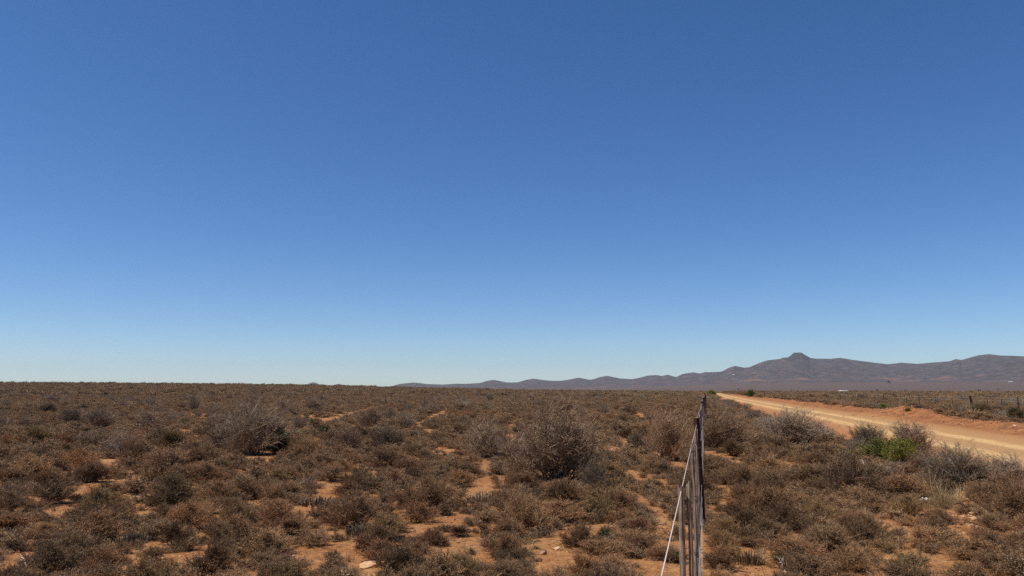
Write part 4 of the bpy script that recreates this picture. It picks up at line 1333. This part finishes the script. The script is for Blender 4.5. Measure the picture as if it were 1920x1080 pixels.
def tree(px, py, dist, hpx, label, seed):
    g = np.random.default_rng(seed)
    d = pix_dir(px, py); t = dist / math.hypot(d[0], d[1]); x, y = d[0] * t, d[1] * t
    z_ = float(zg(x, y)); h = hpx / FOC * dist; r = h * .6
    root = empty('tree', (x, y, z_)); tag(root, label, 'tree', 'dark trees on the far plain')
    k = 5; s = np.linspace(0, 1, k)
    P = np.stack([np.zeros(k) + g.normal(0, h * .01, k), np.zeros(k), s * h * .6], -1)[None]
    V, F = tubes(P, (h * .03 * np.linspace(1.3, .6, k))[None], 6)
    b = Bag(); b.add(V, F, .3)
    Q = grow(g, P, 7, .4, 1, .7, h * .35, 3, .3)
    V, F = tubes(Q, np.broadcast_to(h * np.array([.014, .01, .004]), (7, 3)), 4); b.add(V, F, .4)
    obj('trunk', b.mesh('trunk', [M['thorn_stem']]), root, color=(.8, .7, .6))
    n = 900
    cl = g.normal(0, 1, (9, 3)) * np.array([r * .5, r * .5, h * .16]) + np.array([0, 0, h * .62])
    c = cl[g.integers(0, 9, n)] + norm(g.normal(size=(n, 3))) * (r * .42 * g.uniform(.4, 1, n))[:, None] * np.array([1, 1, .75])
    V, F = leaves(g, c, g.normal(size=(n, 3)), np.full(n, h * .10), np.full(n, h * .07))
    b = Bag(); b.add(V, F, g.uniform(0, .8, n))
    obj('crown', b.mesh('crown', [M['green_leaf']]), root, color=(.55, .42, .5))
tree(1571, 732.5, 1010, 5, 'dark tree at the left of the white roofed farmhouse', 1)
tree(1591, 732.5, 1015, 5, 'dark tree at the right of the white roofed farmhouse', 2)
for k, (a_, b_, dd, hh, lab) in enumerate([(1667, 716, 5000, 5, 'lone dark tree high on the far plain right of the farmhouse'), (1645, 727, 2200, 3.5, 'small dark tree on the far plain, upper left of a pair'),
        (1667, 728.5, 2000, 3, 'small dark tree on the far plain, lower right of a pair'), (1836, 729, 2000, 4, 'dark tree on the far plain above the leaning far fence post'), (1871, 725, 2600, 3, 'small dark tree on the far plain toward the right edge'),
        (1761, 730, 1700, 3, 'tiny dark tree on the far plain above the dirt mound'), (1384, 724, 2700, 3, 'tiny dark tree on the far plain left above the road end')]):
    tree(a_, b_, dd, hh, lab, 10 + k)

# ------------------------------------------------------------------ haze
def haze():
    b = Bag(); box(b, -13000, 13000, -13000, 13000, ZMIN - 1.5, max(ZMAX + 25, 60))
    m = bpy.data.materials.new('haze'); m.use_nodes = True; nt = m.node_tree
    nt.nodes.remove(nt.nodes['Principled BSDF'])
    v = nt.nodes.new('ShaderNodeVolumePrincipled')
    v.inputs['Color'].default_value = (.86, .92, 1.0, 1)
    v.inputs['Density'].default_value = HAZE_D
    v.inputs['Anisotropy'].default_value = 0.2
    nt.links.new(v.outputs[0], nt.nodes['Material Output'].inputs['Volume'])
    me = b.mesh('haze', [m])
    o = obj('haze', me); o['kind'] = 'stuff'
HAZE_D = 3.5e-5
haze()

# ------------------------------------------------------------------ light, sky, camera
EL, AZ = R(62), R(-103)            # azimuth from +Y, negative = left
sd = Vector((math.sin(AZ) * math.cos(EL), math.cos(AZ) * math.cos(EL), math.sin(EL)))
L = bpy.data.lights.new('sun', 'SUN'); L.energy = 4.6; L.angle = R(.5); L.color = (1, .94, .83)
lo = bpy.data.objects.new('sun', L); C.objects.link(lo)
lo.rotation_euler = sd.to_track_quat('Z', 'Y').to_euler()
W = bpy.data.worlds.new('World'); bpy.context.scene.world = W; W.use_nodes = True
nt = W.node_tree
sky = nt.nodes.new('ShaderNodeTexSky'); sky.sky_type = 'NISHITA'; sky.sun_disc = False
sky.sun_elevation = EL; sky.sun_rotation = AZ
sky.altitude = 1000; sky.air_density = 0.8; sky.dust_density = 0.4; sky.ozone_density = 4.0
bg = nt.nodes['Background']; bg.inputs[1].default_value = 0.119
hs = nt.nodes.new('ShaderNodeHueSaturation'); hs.inputs['Saturation'].default_value = 1.22; hs.inputs['Hue'].default_value = 0.504
nt.links.new(sky.outputs[0], hs.inputs['Color']); nt.links.new(hs.outputs[0], bg.inputs[0])

cam = bpy.data.cameras.new('camera'); co = bpy.data.objects.new('camera', cam); C.objects.link(co)
cam.sensor_width = 36; cam.lens = FOC * 36 / 1920
co.location = (0, 0, CH); co.rotation_euler = (math.pi / 2 + PITCH, 0, 0)
cam.clip_start = .05; cam.clip_end = 60000
sc = bpy.context.scene
sc.camera = co
sc.view_settings.view_transform = 'Standard'; sc.view_settings.look = 'None'
sc.view_settings.exposure = 0; sc.view_settings.gamma = 1
sc.cycles.use_denoising = False; sc.cycles.use_adaptive_sampling = False
sc.cycles.volume_bounces = 0
sc.cycles.max_bounces = 6; sc.cycles.diffuse_bounces = 2

for o in sc.objects:
    if o.parent is None and 'label' in o and not 4 <= len(o['label'].replace(',', '').split()) <= 16: print('LABEL', o['label'])
